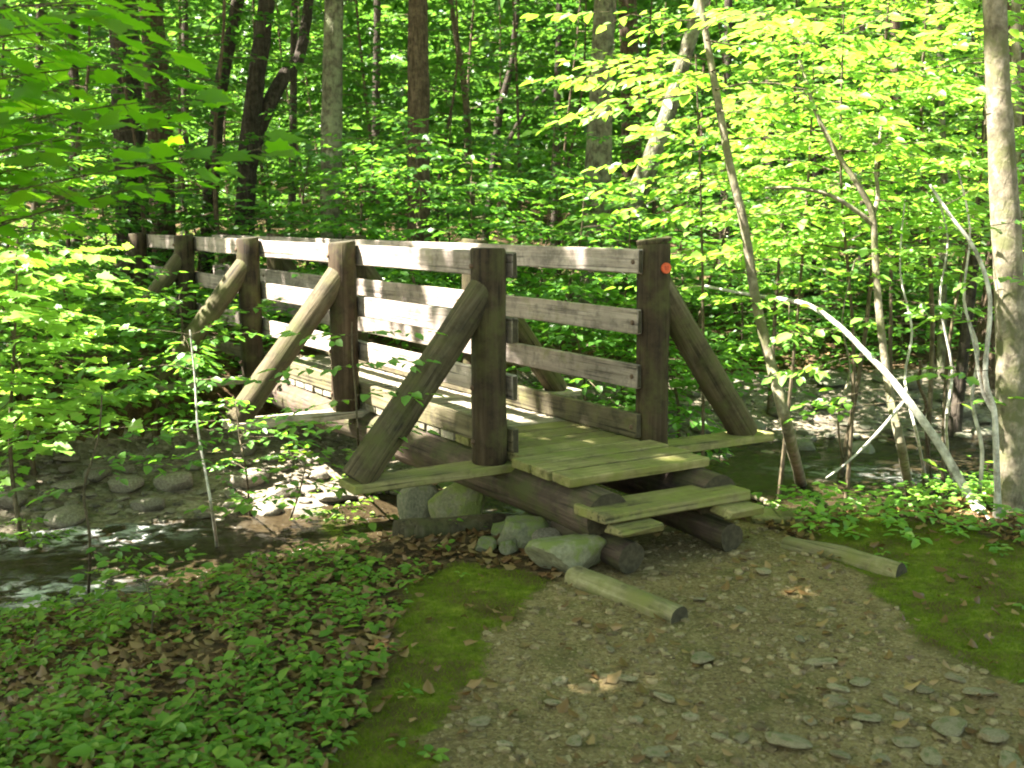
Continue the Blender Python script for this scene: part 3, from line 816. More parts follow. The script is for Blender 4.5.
def scatter_leaves(name, fn, n, size, m, tmpl, box, zr, tilt, label, cat, tint=None, up=0):
    lv = Leaves(); c = 0; t = 0
    while c < n and t < n*10:
        t += 1; x, y = box()
        if not fn(x, y): continue
        a = R.uniform(0, 6.28)
        lv.add((x, y, height(x, y)+R.uniform(*zr)), (math.cos(a), math.sin(a), R.uniform(-.1, .3)+up), jitn(tilt), R.uniform(*size)); c += 1
    return tag(lv.build(name, m, tmpl, None, tint), label, cat, None, 'stuff')
scatter_leaves('leaf_litter', lambda x, y: region(x, y) in (0,) or (region(x, y) in (1, 2) and R.random() < .06), 7500, (.03, .075), M['litter'], 'curl', near_box, (.002, .015), .3, 'brown dead leaves lying on the near bank', 'leaf litter')
scatter_leaves('far_leaf_litter', lambda x, y: region(x, y) == 0, 2500, (.06, .12), M['litter'], 'curl', lambda: (R.uniform(-9, 11), R.uniform(8.5, 22)), (.002, .02), .35, 'brown dead leaves on the far woodland floor', 'leaf litter')
# low leafy plants on the near left bank: little rosettes on short stalks
def low_plants(name, label, n, box, fn, size, hgt, m, per=(3, 7)):
    lv = Leaves(); c = 0; t = 0
    while c < n and t < n*12:
        t += 1; x, y = box()
        if not fn(x, y): continue
        c += 1; h = R.uniform(*hgt); z = height(x, y); k = R.randint(*per); a0 = R.uniform(0, 6.28); ln = V(R.gauss(0, .25), R.gauss(0, .25), 0)
        top = V(x, y, z+h)+ln*h
        for j in range(k):
            a = a0+6.28*j/k+R.uniform(-.4, .4); s = R.uniform(*size)
            hh = top+V(math.cos(a), math.sin(a), 0)*s*.25-V(0, 0, R.random()*h*.45)
            lv.add(hh, (math.cos(a), math.sin(a), R.uniform(-.35, .25)), jitn(.25), s)
    return tag(lv.build(name, m, 'ovate'), label, 'ground cover', None, 'stuff')
NOPLANT = gpoly([(375, 575), (395, 505), (470, 490), (640, 500), (640, 600), (540, 575)])
def clump(x, y, f, th): return fbm(x, y, f, 3) > th
low_plants('ground_cover', 'low green leafy plants covering the near left bank', 1750, near_box, lambda x, y: region(x, y) == 0 and x < .1 and (clump(x, y, 1.3, .02) or R.random() < .22) and (not poly_in(NOPLANT, x, y) or R.random() < .06) and height(x, y) > WATER+.1, (.018, .058), (.012, .11), M['leaf_ground'], (2, 6))
low_plants('broad_leaved_plants', 'broader leaved woodland plants among the ground cover', 75, near_box, lambda x, y: region(x, y) == 0 and x < -.3 and clump(x+7, y, 1.0, -.05) and not poly_in(NOPLANT, x, y) and height(x, y) > WATER+.12, (.05, .085), (.04, .17), M['leaf_ground'], (3, 5))
low_plants('ground_cover_right', 'low green plants along the right bank under the saplings', 700, lambda: (R.uniform(1.5, 5), R.uniform(5.0, 8.0)), lambda x, y: region(x, y) in (0, 2) and y > 6.0-.15*x and height(x, y) > WATER+.1, (.035, .08), (.02, .22), M['leaf_bright'])
low_plants('moss_sprouts', 'sparse tiny green sprouts on the moss beside the path', 130, near_box, lambda x, y: region(x, y) == 2 and (x < -.75 or R.random() < .12), (.03, .055), (.01, .05), M['leaf_ground'])
low_plants('far_ground_cover', 'low green plants and ferns over the far bank', 7500, lambda: (R.uniform(-10, 12), 8.5+16*R.random()**1.3), lambda x, y: region(x, y) == 0 and sdist(x, y) > 1.5 and (clump(x, y, .6, -.25) or R.random() < .2), (.07, .15), (.04, .6), M['leaf'])
# moss fuzz
lv = Leaves()
c = 0
while c < 34000:
    x, y = near_box()
    if region(x, y) != 2: c += .02; continue
    c += 1; a = R.uniform(0, 6.28)
    lv.add((x, y, height(x, y)-.001), (math.cos(a)*.7, math.sin(a)*.7, R.uniform(.5, 1.5)), (R.gauss(0, 1), R.gauss(0, 1), .2), R.uniform(.010, .028))
tag(lv.build('moss_fuzz', M['moss_blade'], 'blade'), 'short green moss growing beside the path', 'moss', None, 'stuff')

# ------------------------------------------------------------------ trees
LIT = []      # sunlit places: (x, y) on the plane z=1 along the sun, radius, strength
def lit(p, r, w=1.0):
    p = Vector(p); q = p-SUN*((p.z-1)/SUN.z); LIT.append((q.x, q.y, r, w))
for u, v, z, r, w in ((.55, 0, 1.3, .35, .8), (1.0, 0, 1.2, .4, .8), (1.5, .1, 1.1, .55, .95), (2.2, -.2, 1.0, .7, 1), (2.9, 0, 1.2, .7, 1), (3.6, 0, 1.3, .7, 1), (4.9, 0, 1.4, .3, .7), (1.6, -.55, .4, .6, 1), (1.1, .5, .5, .5, 1), (2.1, WID, 1.2, .5, 1), (1.9, .5, .45, .5, 1)):
    lit(BW(u, v, z), r, w)
for px, py, Y, r, w in ((700, 190, 7.3, 1.0, 1), (640, 60, 7.6, 1.0, 1), (790, 90, 8, 1.3, 1), (900, 190, 8, 1.0, .9), (880, 90, 8.5, 1.2, .9), (700, 110, 7.2, .9, 1), (800, 200, 7.6, .8, .9), (945, 460, 6.7, .4, 1), (850, 340, 7, .45, 1), (905, 410, 6.8, .4, 1), (1000, 200, 6.4, .35, .9), (995, 400, 6.4, .35, .9), (875, 260, 7, .4, .8), (830, 300, 7.5, .6, .7),
        (820, 400, 10.8, .6, .4), (920, 385, 11, .6, .4), (605, 60, 15, .7, .9), (600, 130, 15, .6, .8), (670, 120, 14, .8, .9), (60, 225, 7.3, 1.0, 1), (110, 255, 8.4, .8, 1), (10, 240, 7.2, 1.0, 1), (80, 190, 7.5, .7, 1), (150, 330, 8.5, .5, .6), (60, 330, 7.5, .5, .6), (40, 180, 6.2, .4, .8), (210, 480, 6.3, .12, 1),
        (60, 100, 3.7, .4, .55), (30, 150, 4.0, .5, .6), (130, 60, 3.6, .35, .5), (190, 110, 3.7, .25, .5), (450, 200, 12, 1.0, .6), (610, 240, 11, .9, .6), (560, 30, 24, 4, .8), (860, 250, 14, 1.5, .6), (980, 230, 14, 1.5, .6), (720, 260, 12, 1, .6), (560, 210, 12, 1, .7), (760, 40, 20, 3, .6), (900, 120, 18, 2.5, .5), (620, 330, 10, .5, .6), (520, 330, 9.5, .5, .6)):
    lit(at(px, py, Y), r, w)
for px, py, r, w in ((545, 690, .13, .9), (535, 745, .09, .9), (275, 580, .10, .9), (160, 590, .08, .8), (880, 520, .2, .7)):
    lit(drop(px, py), r, w)
for u, v, z, r in ((.6, 0, 1.2, .3), (1.1, 0, 1.2, .35), (1.7, 0, 1.1, .45), (2.4, 0, 1.1, .5), (3.1, 0, 1.2, .5), (3.7, 0, 1.3, .45), (1.6, -.4, .5, .4), (1.8, .5, .45, .4)):
    p = BW(u, v, z); q = p-SUN*((p.z-1)/SUN.z); LITX.append((q.x, q.y, r))
for px, py, Y, r in ((598, 40, 15, .6), (594, 95, 15, .45), (662, 120, 14.4, .3), (655, 150, 14.5, .25), (1000, 60, 6.4, .12), (1002, 200, 6.4, .2), (1004, 250, 6.4, .15), (950, 465, 6.6, .35), (930, 430, 6.65, .35), (970, 500, 6.5, .3), (850, 335, 6.9, .3), (905, 400, 6.7, .3), (880, 365, 6.8, .25), (875, 230, 7, .15), (740, 215, 7.1, .12), (990, 380, 6.1, .12)):
    p = at(px, py, Y); q = p-SUN*((p.z-1)/SUN.z); LITX.append((q.x, q.y, r)); LIT.append((q.x, q.y, r*1.3, 1))
LA = np.array(LIT)
def keep_mask(c):
    """canopy leaves left out on purpose, so sun patches land on the LIT places"""
    q = c[:, :2]-np.array([SUN.x, SUN.y])[None]*((c[:, 2]-1)/SUN.z)[:, None]
    keep = np.ones(len(c), bool)
    rnd = NP.random(len(c))
    for x, y, r, w in LA:
        d = np.hypot(q[:, 0]-x, q[:, 1]-y)/r
        keep &= ~((d < 1.15) & (rnd < w*np.clip(1.6-.5*d, 0, 1)))
    return keep
def crown_leaves(centre, rx, rz, n, size, clumps, thin=1.0):
    cen = np.array(centre)
    k = NP.normal(0, 1, (clumps, 3)); k /= np.linalg.norm(k, axis=1)[:, None]; k *= NP.random((clumps, 1))**.4
    k *= np.array([rx, rx, rz])
    per = n//clumps
    c = (k[:, None, :]+NP.normal(0, 1, (clumps, per, 3))*np.array([.75, .75, .28])*(rx/4.5)).reshape(-1, 3)+cen
    c = c[keep_mask(c)]
    a = NP.normal(0, 1, (len(c), 3)); a[:, 2] = a[:, 2]*.35-.15
    nn = np.stack([NP.normal(0, .35, len(c)), NP.normal(0, .35, len(c)), np.ones(len(c))], 1)
    return c, a, nn, size*NP.uniform(.7, 1.25, len(c))
def big_tree(label, pts, r0, r1, bark, crown=None, group='tall trunks behind the bridge', cat='tree', limbs=(), name='tree', leafsize=.2, lean_limbs=4):
    pts = smooth_pts([Vector(p) for p in pts], 5); base = pts[0].copy(); k = len(pts)
    root = empty(name, base); tag(root, label, cat, group)
    mb = MB(); rel = [p-base for p in pts]
    rr = [r0+(r1-r0)*i/(k-1) for i in range(k)]; rr[0] *= 1.45; rr[1] *= 1.12
    dense = []; dr = []
    for i in range(k-1):
        m_ = max(1, int((rel[i+1]-rel[i]).length/.35))
        for j in range(m_): dense.append(rel[i].lerp(rel[i+1], j/m_)); dr.append(rr[i]+(rr[i+1]-rr[i])*j/m_)
    dense.append(rel[-1]); dr.append(rr[-1])
    mb.tube(dense, dr, 18, True, .16, R.random()*50)
    for lp, ra, rb in limbs:
        lp = smooth_pts([Vector(p)-base for p in lp]); n = len(lp)
        mb.tube(lp, [ra+(rb-ra)*i/(n-1) for i in range(n)], 9, True, .12, R.random()*9)
    lv = Leaves()
    if crown:
        cc, rx, rz, n, cl = crown
        for i in range(lean_limbs):
            a = R.uniform(0, 6.28); p0 = rel[-1]; q = Vector(cc)-base+V(math.cos(a)*rx*.6, math.sin(a)*rx*.6, R.uniform(-.3, .5)*rz)
            mb.tube([p0.lerp(rel[-2], .3), p0.lerp(q, .5)+V(0, 0, .4), q], [r1*.7, r1*.45, r1*.15], 7, True, .1, i)
        lv.extend(*crown_leaves(cc, rx, rz, n, leafsize, cl))
    mb.build('trunk', bark, root)
    if lv.c: lv.build('crown', M['leaf_far'], 'ovate', root)
    return root
def pix_tree(label, pix, Y, wpx0, wpx1, bark, top=9.5, crown=True, rx=4.2, n=1500, **kw):
    """trunk through pixels (bottom first) at depth Y, carried on up to its crown"""
    p = [at(a, b, Y+(c[0] if c else 0)) for a, b, *c in pix]
    b = p[0]; d = (p[1]-p[0]).normalized() if len(p) > 1 else V(0, 0, 1)
    base = V(*(b-d*((b.z-height(b.x, b.y)+.1)/max(.4, d.z)))); base.z = height(base.x, base.y)-.1
    dt = (p[-1]-p[-2]).normalized()
    tz = top-p[-1].z
    tip = p[-1]+dt*(tz/max(.5, dt.z))
    pts = [base]+p+[tip]
    r0, r1 = wpx0*Y/F/2, wpx1*Y/F/2
    # radius at base .. tip
    return big_tree(label, pts, r0, r1*.7, bark, ((tip.x, tip.y, tip.z+1.5), rx, 2.4, n, 26) if crown else None, **kw)
pix_tree('thick dark tree trunk at the upper left behind the maple leaves', [(130, 170), (122, 0)], 15.5, 36, 33, M['bark_dark'])
pix_tree('slim dark tree trunk just right of the thick dark trunk', [(163, 160), (158, 0)], 18, 13, 11, M['bark_dark'])
pix_tree('dark slightly crooked trunk leaning right at the upper left', [(208, 235), (214, 150), (222, 80), (238, 0)], 17, 17, 15, M['bark_dark'])
pix_tree('dark mossy trunk with a slanting limb to its right', [(243, 250), (250, 130), (262, 40), (267, 0)], 16, 22, 20, M['bark_dark'],
         limbs=[([at(247, 170, 16), at(262, 120, 16.1), at(285, 75, 16.3), at(300, 55, 16.5), at(310, -10, 16.8)], .13, .07)])
pix_tree('grey mottled trunk behind the middle of the footbridge', [(331, 220), (332, 100), (334, 0)], 14.5, 24, 23, M['bark_grey'])
pix_tree('straight brown trunk standing behind the bushes at centre', [(419, 190), (418, 0)], 14.5, 25, 23, M['bark_brown'])
pix_tree('stout mottled trunk right of centre with sunlit patches', [(597, 200), (600, 110), (604, 20)], 15, 30, 25, M['bark_grey'])
pix_tree('trunk leaning to the right with a bright sunlit side', [(640, 185), (655, 150), (672, 100), (690, 40)], 14.5, 22, 18, M['bark_grey'])
pix_tree('thin curved grey trunk in the green woods at centre', [(470, 178), (466, 100), (455, 30), (448, -20)], 19, 8, 6, M['bark_twig'], rx=3, n=700)
pix_tree('thin dark forked trunk far back at centre', [(492, 180), (500, 110), (512, 60), (518, -10)], 24, 9, 6, M['bark_dark'], rx=3, n=700, limbs=[([at(497, 165, 24), at(520, 120, 24), at(545, 90, 24.3)], .06, .03)])
pix_tree('dark trunk high in the foliage at upper right', [(818, 120), (822, 0)], 17, 15, 14, M['bark_dark'])
pix_tree('grey trunk behind the sunny leaves at upper right', [(896, 160), (895, 0)], 18, 12, 11, M['bark_brown'])
pix_tree('thin lit trunk left of the big right hand tree', [(943, 250), (944, 180), (940, 60)], 13, 9, 7, M['bark_grey'], rx=3, n=700)
pix_tree('dark thin trunk close behind the big right hand tree', [(975, 250), (984, 170), (990, 60)], 11, 12, 10, M['bark_dark'], rx=3, n=700)
pix_tree('pale trunk at the right edge behind the big tree', [(1019, 300), (1017, 180), (1016, 0)], 9.5, 13, 10, M['bark_pale'], rx=3, n=700)
k = 0
for px, Y, w, lab in ((36, 23, 10, 'far thin trunk at the left edge of the wood'), (76, 19, 12, 'far trunk at left behind the bright leaves'), (185, 26, 9, 'far thin trunk between the dark trunks at left'), (292, 22, 9, 'far thin trunk between the forked tree and the grey trunk'), (375, 25, 9, 'far thin trunk between the grey trunk and brown trunk'),
                      (555, 30, 8, 'far thin trunk left of the stout mottled tree'), (725, 24, 11, 'far trunk hidden in leaves right of the leaning tree'), (770, 22, 10, 'far trunk in the foliage above the right outrigger'), (862, 24, 9, 'far trunk behind the white barked stem')):
    pix_tree(lab, [(px, 200), (px+R.uniform(-6, 6), 0)], Y, w, w*.85, M['bark_dark'], rx=3.5, n=900, group='far trunks in the wood')
# big tree at right
pix_tree('tall tree with mottled sunlit bark at the right edge of the picture', [(1012, 515), (1010, 300), (1000, 120), (994, 0)], 6.4, 35, 28, M['bark_pale'], top=8.5, rx=4.0, n=1500, group=None)
# trees added to cast shade, mostly out of view, crowns gapped for sun patches
SHADE = [(-8.5, 3.0, -7.0, 3.5, 'unseen tree added for shade left of the path'), (-10.5, 8.5, -9.5, 7.5, 'unseen tree added for shade left of the stream'), (-5.2, .6, -4.5, -.8, 'unseen tree added for shade beside the path behind the viewer'), (4.8, 2.2, 1.2, 3.2, 'unseen tree added for shade right of the path'),
         (-13, 14, -11, 12.5, 'unseen tree added for shade on the far bank at the left'), (-5.0, 16.2, -4.5, 12.5, 'tall straight tree added for shade beyond the far end of the bridge'), (5.5, 12.8, 2.5, 10.5, 'tall tree added for shade beyond the stony bank at right'), (-6.2, 5.2, -3.5, 5.5, 'unseen tree added for shade on the near bank at left'), (-9, 19, -8, 18, 'tall tree added for shade in the wood at the far left'), (9, 7.5, 6, 6.5, 'unseen tree added for shade at right by the stream'), (2, 19.5, 1, 17, 'tall tree added for shade in the wood behind the bushes'), (-11.5, .5, -9.0, .8, 'unseen tree added for shade on the near bank far left of the viewer')]
for x, y, cx, cy, lab in SHADE:
    b = gp(x, y)
    big_tree(lab, [b-V(0, 0, .1), b+V(.05, 0, 3), b+V(cx-x, cy-y, 0)*.25+V(0, 0, 6.5), V(cx, cy, 9.3)], .2, .1, M['bark_brown'], ((cx, cy, 10.3), 4.6, 1.3, 6000 if cy < 6 and cx < 0 else (3600 if cy < 11 or cx < -3 else 2200), 90), group='trees added to cast shade', leafsize=.3)

# ------------------------------------------------------------------ saplings and shrubs near the bridge
TAU = 2*math.pi
sp = [drop(803, 492)]+[at(a, b, Y) for a, b, Y in ((788, 430, 7.1), (770, 360, 7.1), (756, 300, 7.1), (744, 225, 7.1), (730, 165, 7.1), (714, 80, 7.15), (700, 0, 7.2), (690, -70, 7.2))]
sapling('sapling', 'leaning young tree with bright leaves right of the bridge post', 'sapling', sp, .042, .018,
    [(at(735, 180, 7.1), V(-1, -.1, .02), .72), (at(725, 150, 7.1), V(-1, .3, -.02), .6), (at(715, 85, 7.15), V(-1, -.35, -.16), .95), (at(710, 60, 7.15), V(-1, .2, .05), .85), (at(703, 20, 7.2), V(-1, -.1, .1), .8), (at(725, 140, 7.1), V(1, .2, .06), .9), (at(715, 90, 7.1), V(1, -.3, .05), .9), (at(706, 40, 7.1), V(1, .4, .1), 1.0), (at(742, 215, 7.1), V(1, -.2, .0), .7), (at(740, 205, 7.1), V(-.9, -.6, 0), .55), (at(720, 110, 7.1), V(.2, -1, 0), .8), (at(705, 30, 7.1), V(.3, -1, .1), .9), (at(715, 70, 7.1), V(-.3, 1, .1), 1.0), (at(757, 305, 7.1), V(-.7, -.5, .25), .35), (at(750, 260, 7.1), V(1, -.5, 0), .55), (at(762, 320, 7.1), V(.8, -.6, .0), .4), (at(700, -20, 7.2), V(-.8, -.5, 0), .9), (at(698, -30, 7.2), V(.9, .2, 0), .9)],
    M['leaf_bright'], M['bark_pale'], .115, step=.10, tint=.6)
sp = [drop(911, 503)]+[at(a, b, Y) for a, b, Y in ((903, 455, 6.9), (890, 395, 6.9), (880, 320, 6.95), (875, 255, 7.0), (872, 213, 7.0), (855, 180, 7.0), (835, 150, 7.05), (815, 110, 7.1), (800, 60, 7.2))]
sapling('sapling', 'thin pale stemmed young tree that forks left of the big right tree', 'sapling', sp, .032, .012,
    [(at(815, 110, 7.1), V(-.3, -.6, .2), .6), (at(835, 150, 7.05), V(1, -.3, .1), .7), (at(825, 130, 7.1), V(-1, .3, .05), .7), (at(805, 75, 7.2), V(1, .2, .1), .9), (at(802, 65, 7.2), V(-.6, -.8, .1), .6), (at(875, 200, 7), V(1, -.3, .1), .75), (at(880, 180, 7), V(1, .5, .05), .8), (at(872, 150, 7), V(.6, -.8, .1), .7), (at(876, 300, 7), V(1, -.2, .0), .5), (at(890, 390, 6.9), V(-.9, -.4, .05), .5), (at(905, 460, 6.9), V(.9, -.3, .1), .45)],
    M['leaf_bright'], M['bark_pale'], .10, step=.12, tint=.5,
    extra=[([at(874, 225, 7), at(858, 212, 7), at(830, 195, 7.0), at(795, 188, 7.0), at(765, 188, 7.05)], .018, .007), ([at(873, 215, 7), at(878, 195, 7.05), at(876, 165, 7.1), at(884, 110, 7.2)], .016, .007)])
sp = [drop(981, 514)]+[at(a, b, Y) for a, b, Y in ((960, 480, 6.55), (940, 445, 6.6), (915, 410, 6.65), (890, 378, 6.75), (865, 352, 6.85), (838, 325, 6.95), (810, 306, 7.05), (785, 300, 7.2), (760, 296, 7.3), (730, 291, 7.4), (705, 286, 7.5))]
sapling('bent_sapling', 'white sunlit sapling bent low over the stream towards the bridge', 'sapling', sp, .030, .009,
    [(at(700, 286, 7.5), V(-1, -.2, .1), .4), (at(815, 308, 7.05), V(-.2, -1, .2), .35), (at(870, 355, 6.85), V(-.9, -.4, -.05), .5), (at(905, 400, 6.7), V(-1, -.2, -.05), .5), (at(760, 296, 7.3), V(.3, -1, .1), .45), (at(925, 410, 6.6), V(.6, -.6, .3), .35), (at(840, 330, 6.95), V(-.8, .4, -.1), .5), (at(790, 300, 7.2), V(-.4, -.9, -.2), .5)],
    M['leaf_bright'], M['bark_white'], .10, step=.13, tint=.6,
    extra=[([at(905, 400, 6.7), at(880, 430, 6.75), at(850, 460, 6.8), at(826, 478, 6.85)], .011, .005)])
sp = [drop(998, 520)]+[at(a, b, Y) for a, b, Y in ((996, 450, 6.1), (994, 410, 6.1), (985, 375, 6.1), (990, 300, 6.15), (975, 250, 6.2), (950, 215, 6.3), (930, 185, 6.4))]
sapling('sapling', 'thin white stemmed shrub directly before the big right tree', 'sapling', sp, .02, .008,
    [(at(930, 185, 6.4), V(-.6, -.3, .4), .6), (at(975, 250, 6.2), V(-1, -.2, .1), .55), (at(988, 320, 6.15), V(-1, .3, .1), .5), (at(990, 370, 6.1), V(-.8, -.6, .1), .4), (at(960, 230, 6.3), V(.8, -.5, .2), .6), (at(945, 205, 6.3), V(.5, .5, .3), .6)],
    M['leaf_bright'], M['bark_white'], .09, step=.12, tint=.5,
    extra=[([at(995, 415, 6.1), at(982, 390, 6.12), at(975, 350, 6.15), at(966, 312, 6.2)], .012, .005)])
for k, (lab, pix, Y, r0, r1, nb) in enumerate((
        ('pale thin stem rising beside the dead stick', [(928, 490), (918, 440), (905, 380), (912, 330), (900, 270), (905, 200)], 7.2, .012, .005, 4),
        ('thin grey stem crossing before the stony bank', [(955, 500), (946, 430), (952, 370), (940, 300), (948, 240), (935, 190)], 7.0, .011, .005, 4),
        ('thin bare stem leaning left of the forked sapling', [(845, 470), (838, 420), (850, 370), (842, 320), (855, 260)], 7.6, .010, .004, 3),
        ('pale thin stem close to the big right tree', [(978, 505), (982, 450), (972, 400), (978, 350), (964, 300), (970, 230), (958, 170)], 6.6, .014, .005, 4))):
    sp = [drop(*pix[0])]+[at(a, b, Y) for a, b in pix[1:]]
    sapling('thin_sapling', lab, 'sapling', sp, r0, r1, [(R.uniform(.45, 1), R.uniform(0, 6.28), R.uniform(0, .4), R.uniform(.35, .6)) for _ in range(nb)], M['leaf_bright'], M['bark_white'] if k != 2 else M['bark_pale'], .10, 'tangled thin stems on the right bank', step=.12, tint=.6)
# bare sticks standing behind
ground_log('dead_stick', 'thin bare stick leaning between the forked sapling and the stream', 'stick', at(918, 360, 7.3), drop(934, 498), .012, M['bark_twig'], None, .5, .009)
# thicket of young trees filling the right side
def thicket(px, Y, h, lab, n=16, size=.085, m='leaf_bright', L=(1.2, .6), t0=.25, r=.025, group='leafy young trees on the right bank', bark='bark_twig', tint=.45, name='young_tree', el=(-.05, .3), step=.15, tmpl='ovate'):
    b = at(px, 380, Y); b = gp(b.x, b.y, -.05)
    top = b+V(R.uniform(-.3, .3), R.uniform(-.3, .3), h)
    sp = [b, b.lerp(top, .35)+V(R.uniform(-.1, .1), R.uniform(-.1, .1), 0), b.lerp(top, .7)+V(R.uniform(-.12, .12), 0, 0), top]
    return sapling(name, lab, 'young tree', sp, r, r*.3, rnd_boughs(n, t0, .98, L[0], L[1], el), M[m], M[bark], size, group, tmpl, step=step, tint=tint, twigs=False, seg=7)
for px, Y, h, n, lab in ((840, 9.2, 4.2, 20, 'leafy young tree over the stream behind the forked sapling'), (930, 8.8, 4.4, 20, 'leafy young tree over the stream before the far bank at right'), (1010, 10.2, 4.6, 20, 'leafy young tree on the far bank at the right edge'), (770, 11.5, 4.8, 20, 'tall leafy young tree on the far bank behind the leaning sapling'), (700, 12.2, 2.6, 14, 'leafy young tree beyond the near right post'), (890, 12.5, 4.8, 20, 'leafy young tree far behind the thin stems'), (985, 13.5, 4.8, 18, 'leafy young tree far behind the big right tree')):
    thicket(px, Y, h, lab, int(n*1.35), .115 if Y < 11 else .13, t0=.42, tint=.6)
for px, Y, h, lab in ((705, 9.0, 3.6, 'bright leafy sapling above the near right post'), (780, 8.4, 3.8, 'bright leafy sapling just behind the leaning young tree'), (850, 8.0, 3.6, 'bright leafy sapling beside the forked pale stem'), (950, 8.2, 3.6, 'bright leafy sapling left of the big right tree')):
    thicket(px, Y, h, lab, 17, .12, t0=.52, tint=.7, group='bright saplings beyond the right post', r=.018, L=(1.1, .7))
# bushes behind the bridge rails
for px, Y, h, n, lab in ((365, 12.6, 2.0, 14, 'green bush behind the middle of the bridge'), (430, 12.0, 2.2, 16, 'green bush in front of the straight brown trunk'), (500, 12.4, 2.1, 16, 'green bush behind the bright rail near the first left post'), (560, 11.8, 2.1, 16, 'green bush left of the stout mottled trunk base'), (625, 11.5, 2.1, 16, 'green bush directly behind the near right post'), (300, 14.2, 2.0, 14, 'dim bush behind the far half of the bridge'), (590, 10.4, 1.1, 10, 'low fern like bush seen between the near rails'), (680, 10.6, 1.2, 10, 'low bush beside the right brace'), (530, 14.0, 2.5, 16, 'tall bush behind the other bushes at centre')):
    thicket(px, Y, h, lab, int(n*1.5), .125, 'leaf', (1.3, .7), .15, .02, 'bushes behind the bridge', tint=.5, name='bush')
for px, Y, h, lab in ((455, 16, 2.6, 'bush in the wood behind the row of bushes at centre'), (560, 16.5, 2.4, 'bush at the foot of the stout mottled tree'), (680, 15.5, 2.4, 'bush at the foot of the leaning tree'), (740, 13.5, 1.8, 'bush on the far bank behind the leaning sapling'), (820, 15, 2.0, 'bush on the far bank above the stony bar'), (900, 14.5, 1.9, 'bush on the far bank left of the thin lit trunk'), (970, 16, 2.2, 'bush behind the dark thin trunk at right'), (1030, 13, 1.8, 'bush at the right edge behind the pale trunk'), (375, 17, 2.4, 'bush behind the grey mottled trunk'), (270, 17.5, 2.2, 'bush at the foot of the forked dark trunk'), (200, 16, 2.2, 'bush behind the far end of the bridge'), (110, 14.5, 2.0, 'bush at the foot of the thick dark trunk'), (30, 13, 2.0, 'bush at the left on the far bank')):
    thicket(px, Y, h, lab, 22, .14, 'leaf', (1.5, .8), .12, .02, 'bushes on the floor of the wood', tint=.4, name='bush', step=.2)
# bright shrubs at the left of the bridge
for px, Y, h, n, m, lab in ((12, 7.3, 2.2, 24, 'leaf_bright', 'bright green shrub at the left edge below the maple branch'), (28, 8.5, 1.6, 20, 'leaf_bright', 'bright yellow green shrub by the far end of the bridge'), (10, 9.2, 2.6, 20, 'leaf', 'dense green shrub at the left edge on the far bank'), (150, 9.3, 1.25, 16, 'leaf', 'low green shrub below the far braces of the bridge'), (70, 9.6, 1.2, 16, 'leaf', 'low green shrub on the undercut bank'), (-40, 8.2, 2.9, 20, 'leaf_bright', 'leafy shrub reaching in from the left edge')):
    thicket(px, Y, h, lab, int(n*1.6), .115, m, (.66, .42) if Y < 8.6 else (.9, .5), .38 if Y < 8.3 else .15, .02, 'shrubs left of the bridge', tint=.72, name='shrub', tmpl='maple' if Y < 8.6 else 'ovate', el=(-.1, .3), step=.13)
# seedlings on the near bank
sp = [drop(88, 604), at(90, 540, 5.55), at(84, 490, 5.6), at(98, 440, 5.7), at(102, 395, 5.8)]
sapling('seedling', 'thin dark stemmed seedling on the near bank before the water', 'seedling', sp, .009, .004,
    [(at(84, 490, 5.6), V(-1, -.1, .1), .45), (at(88, 470, 5.6), V(1, .1, .15), .5), (at(98, 440, 5.7), V(-.9, .2, .15), .5), (at(98, 440, 5.7), V(.9, .1, .1), .5), (at(102, 395, 5.8), V(.5, -.3, .2), .35), (at(90, 545, 5.55), V(.9, -.2, 0), .25), (at(102, 395, 5.8), V(-.8, .2, .2), .4)], M['leaf'], M['bark_twig'], .075, step=.22, tint=.6)
sp = [drop(218, 553), at(212, 510, 6.2), at(206, 475, 6.2), at(198, 430, 6.25), at(195, 380, 6.3), at(190, 330, 6.3)]
sapling('seedling', 'pale stemmed seedling with a sunlit stem in front of the stream', 'seedling', sp, .011, .004,
    [(at(206, 475, 6.2), V(1, -.1, .1), .5), (at(204, 465, 6.2), V(-1, 0, .15), .45), (at(198, 430, 6.25), V(1, .3, .15), .45), (at(198, 430, 6.25), V(-1, .1, .1), .5), (at(195, 380, 6.3), V(.9, -.3, .15), .45), (at(194, 370, 6.3), V(-.9, .2, .1), .5), (at(190, 335, 6.3), V(.6, .2, .3), .4), (at(190, 335, 6.3), V(-.8, -.2, .2), .4), (at(210, 500, 6.2), V(1, .1, .05), .5)], M['leaf'], M['bark_white'], .075, step=.21, tint=.5)
sp = [drop(362, 492), at(358, 440, 5.75), at(356, 400, 5.75), at(352, 350, 5.75), at(352, 322, 5.75)]
sapling('seedling', 'slender seedling with bright flat leaves in front of the left rails', 'seedling', sp, .008, .003,
    [(at(354, 365, 5.75), V(1, -.1, .15), .26), (at(354, 365, 5.75), V(-1, .1, .05), .28), (at(352, 335, 5.75), V(1, .1, .12), .28), (at(352, 335, 5.75), V(-.9, -.2, .1), .26), (at(356, 395, 5.75), V(1, .1, .1), .25), (at(356, 400, 5.75), V(-1, 0, -.08), .32), (at(357, 425, 5.75), V(-.9, .3, .05), .3), (at(357, 430, 5.75), V(.8, .3, 0), .25)], M['leaf_bright'], M['bark_twig'], .085, step=.22, tint=.4)
sp = [drop(250, 515), at(246, 470, 6.5), at(240, 440, 6.5), at(236, 405, 6.5)]
sapling('seedling', 'leafy seedling by the foot of the second left brace', 'seedling', sp, .008, .003, rnd_boughs(9, .3, 1, .45, .3, (0, .3)), M['leaf'], M['bark_twig'], .075, step=.21)
sp = [drop(290, 520), at(300, 490, 6.1), at(306, 462, 6.1)]
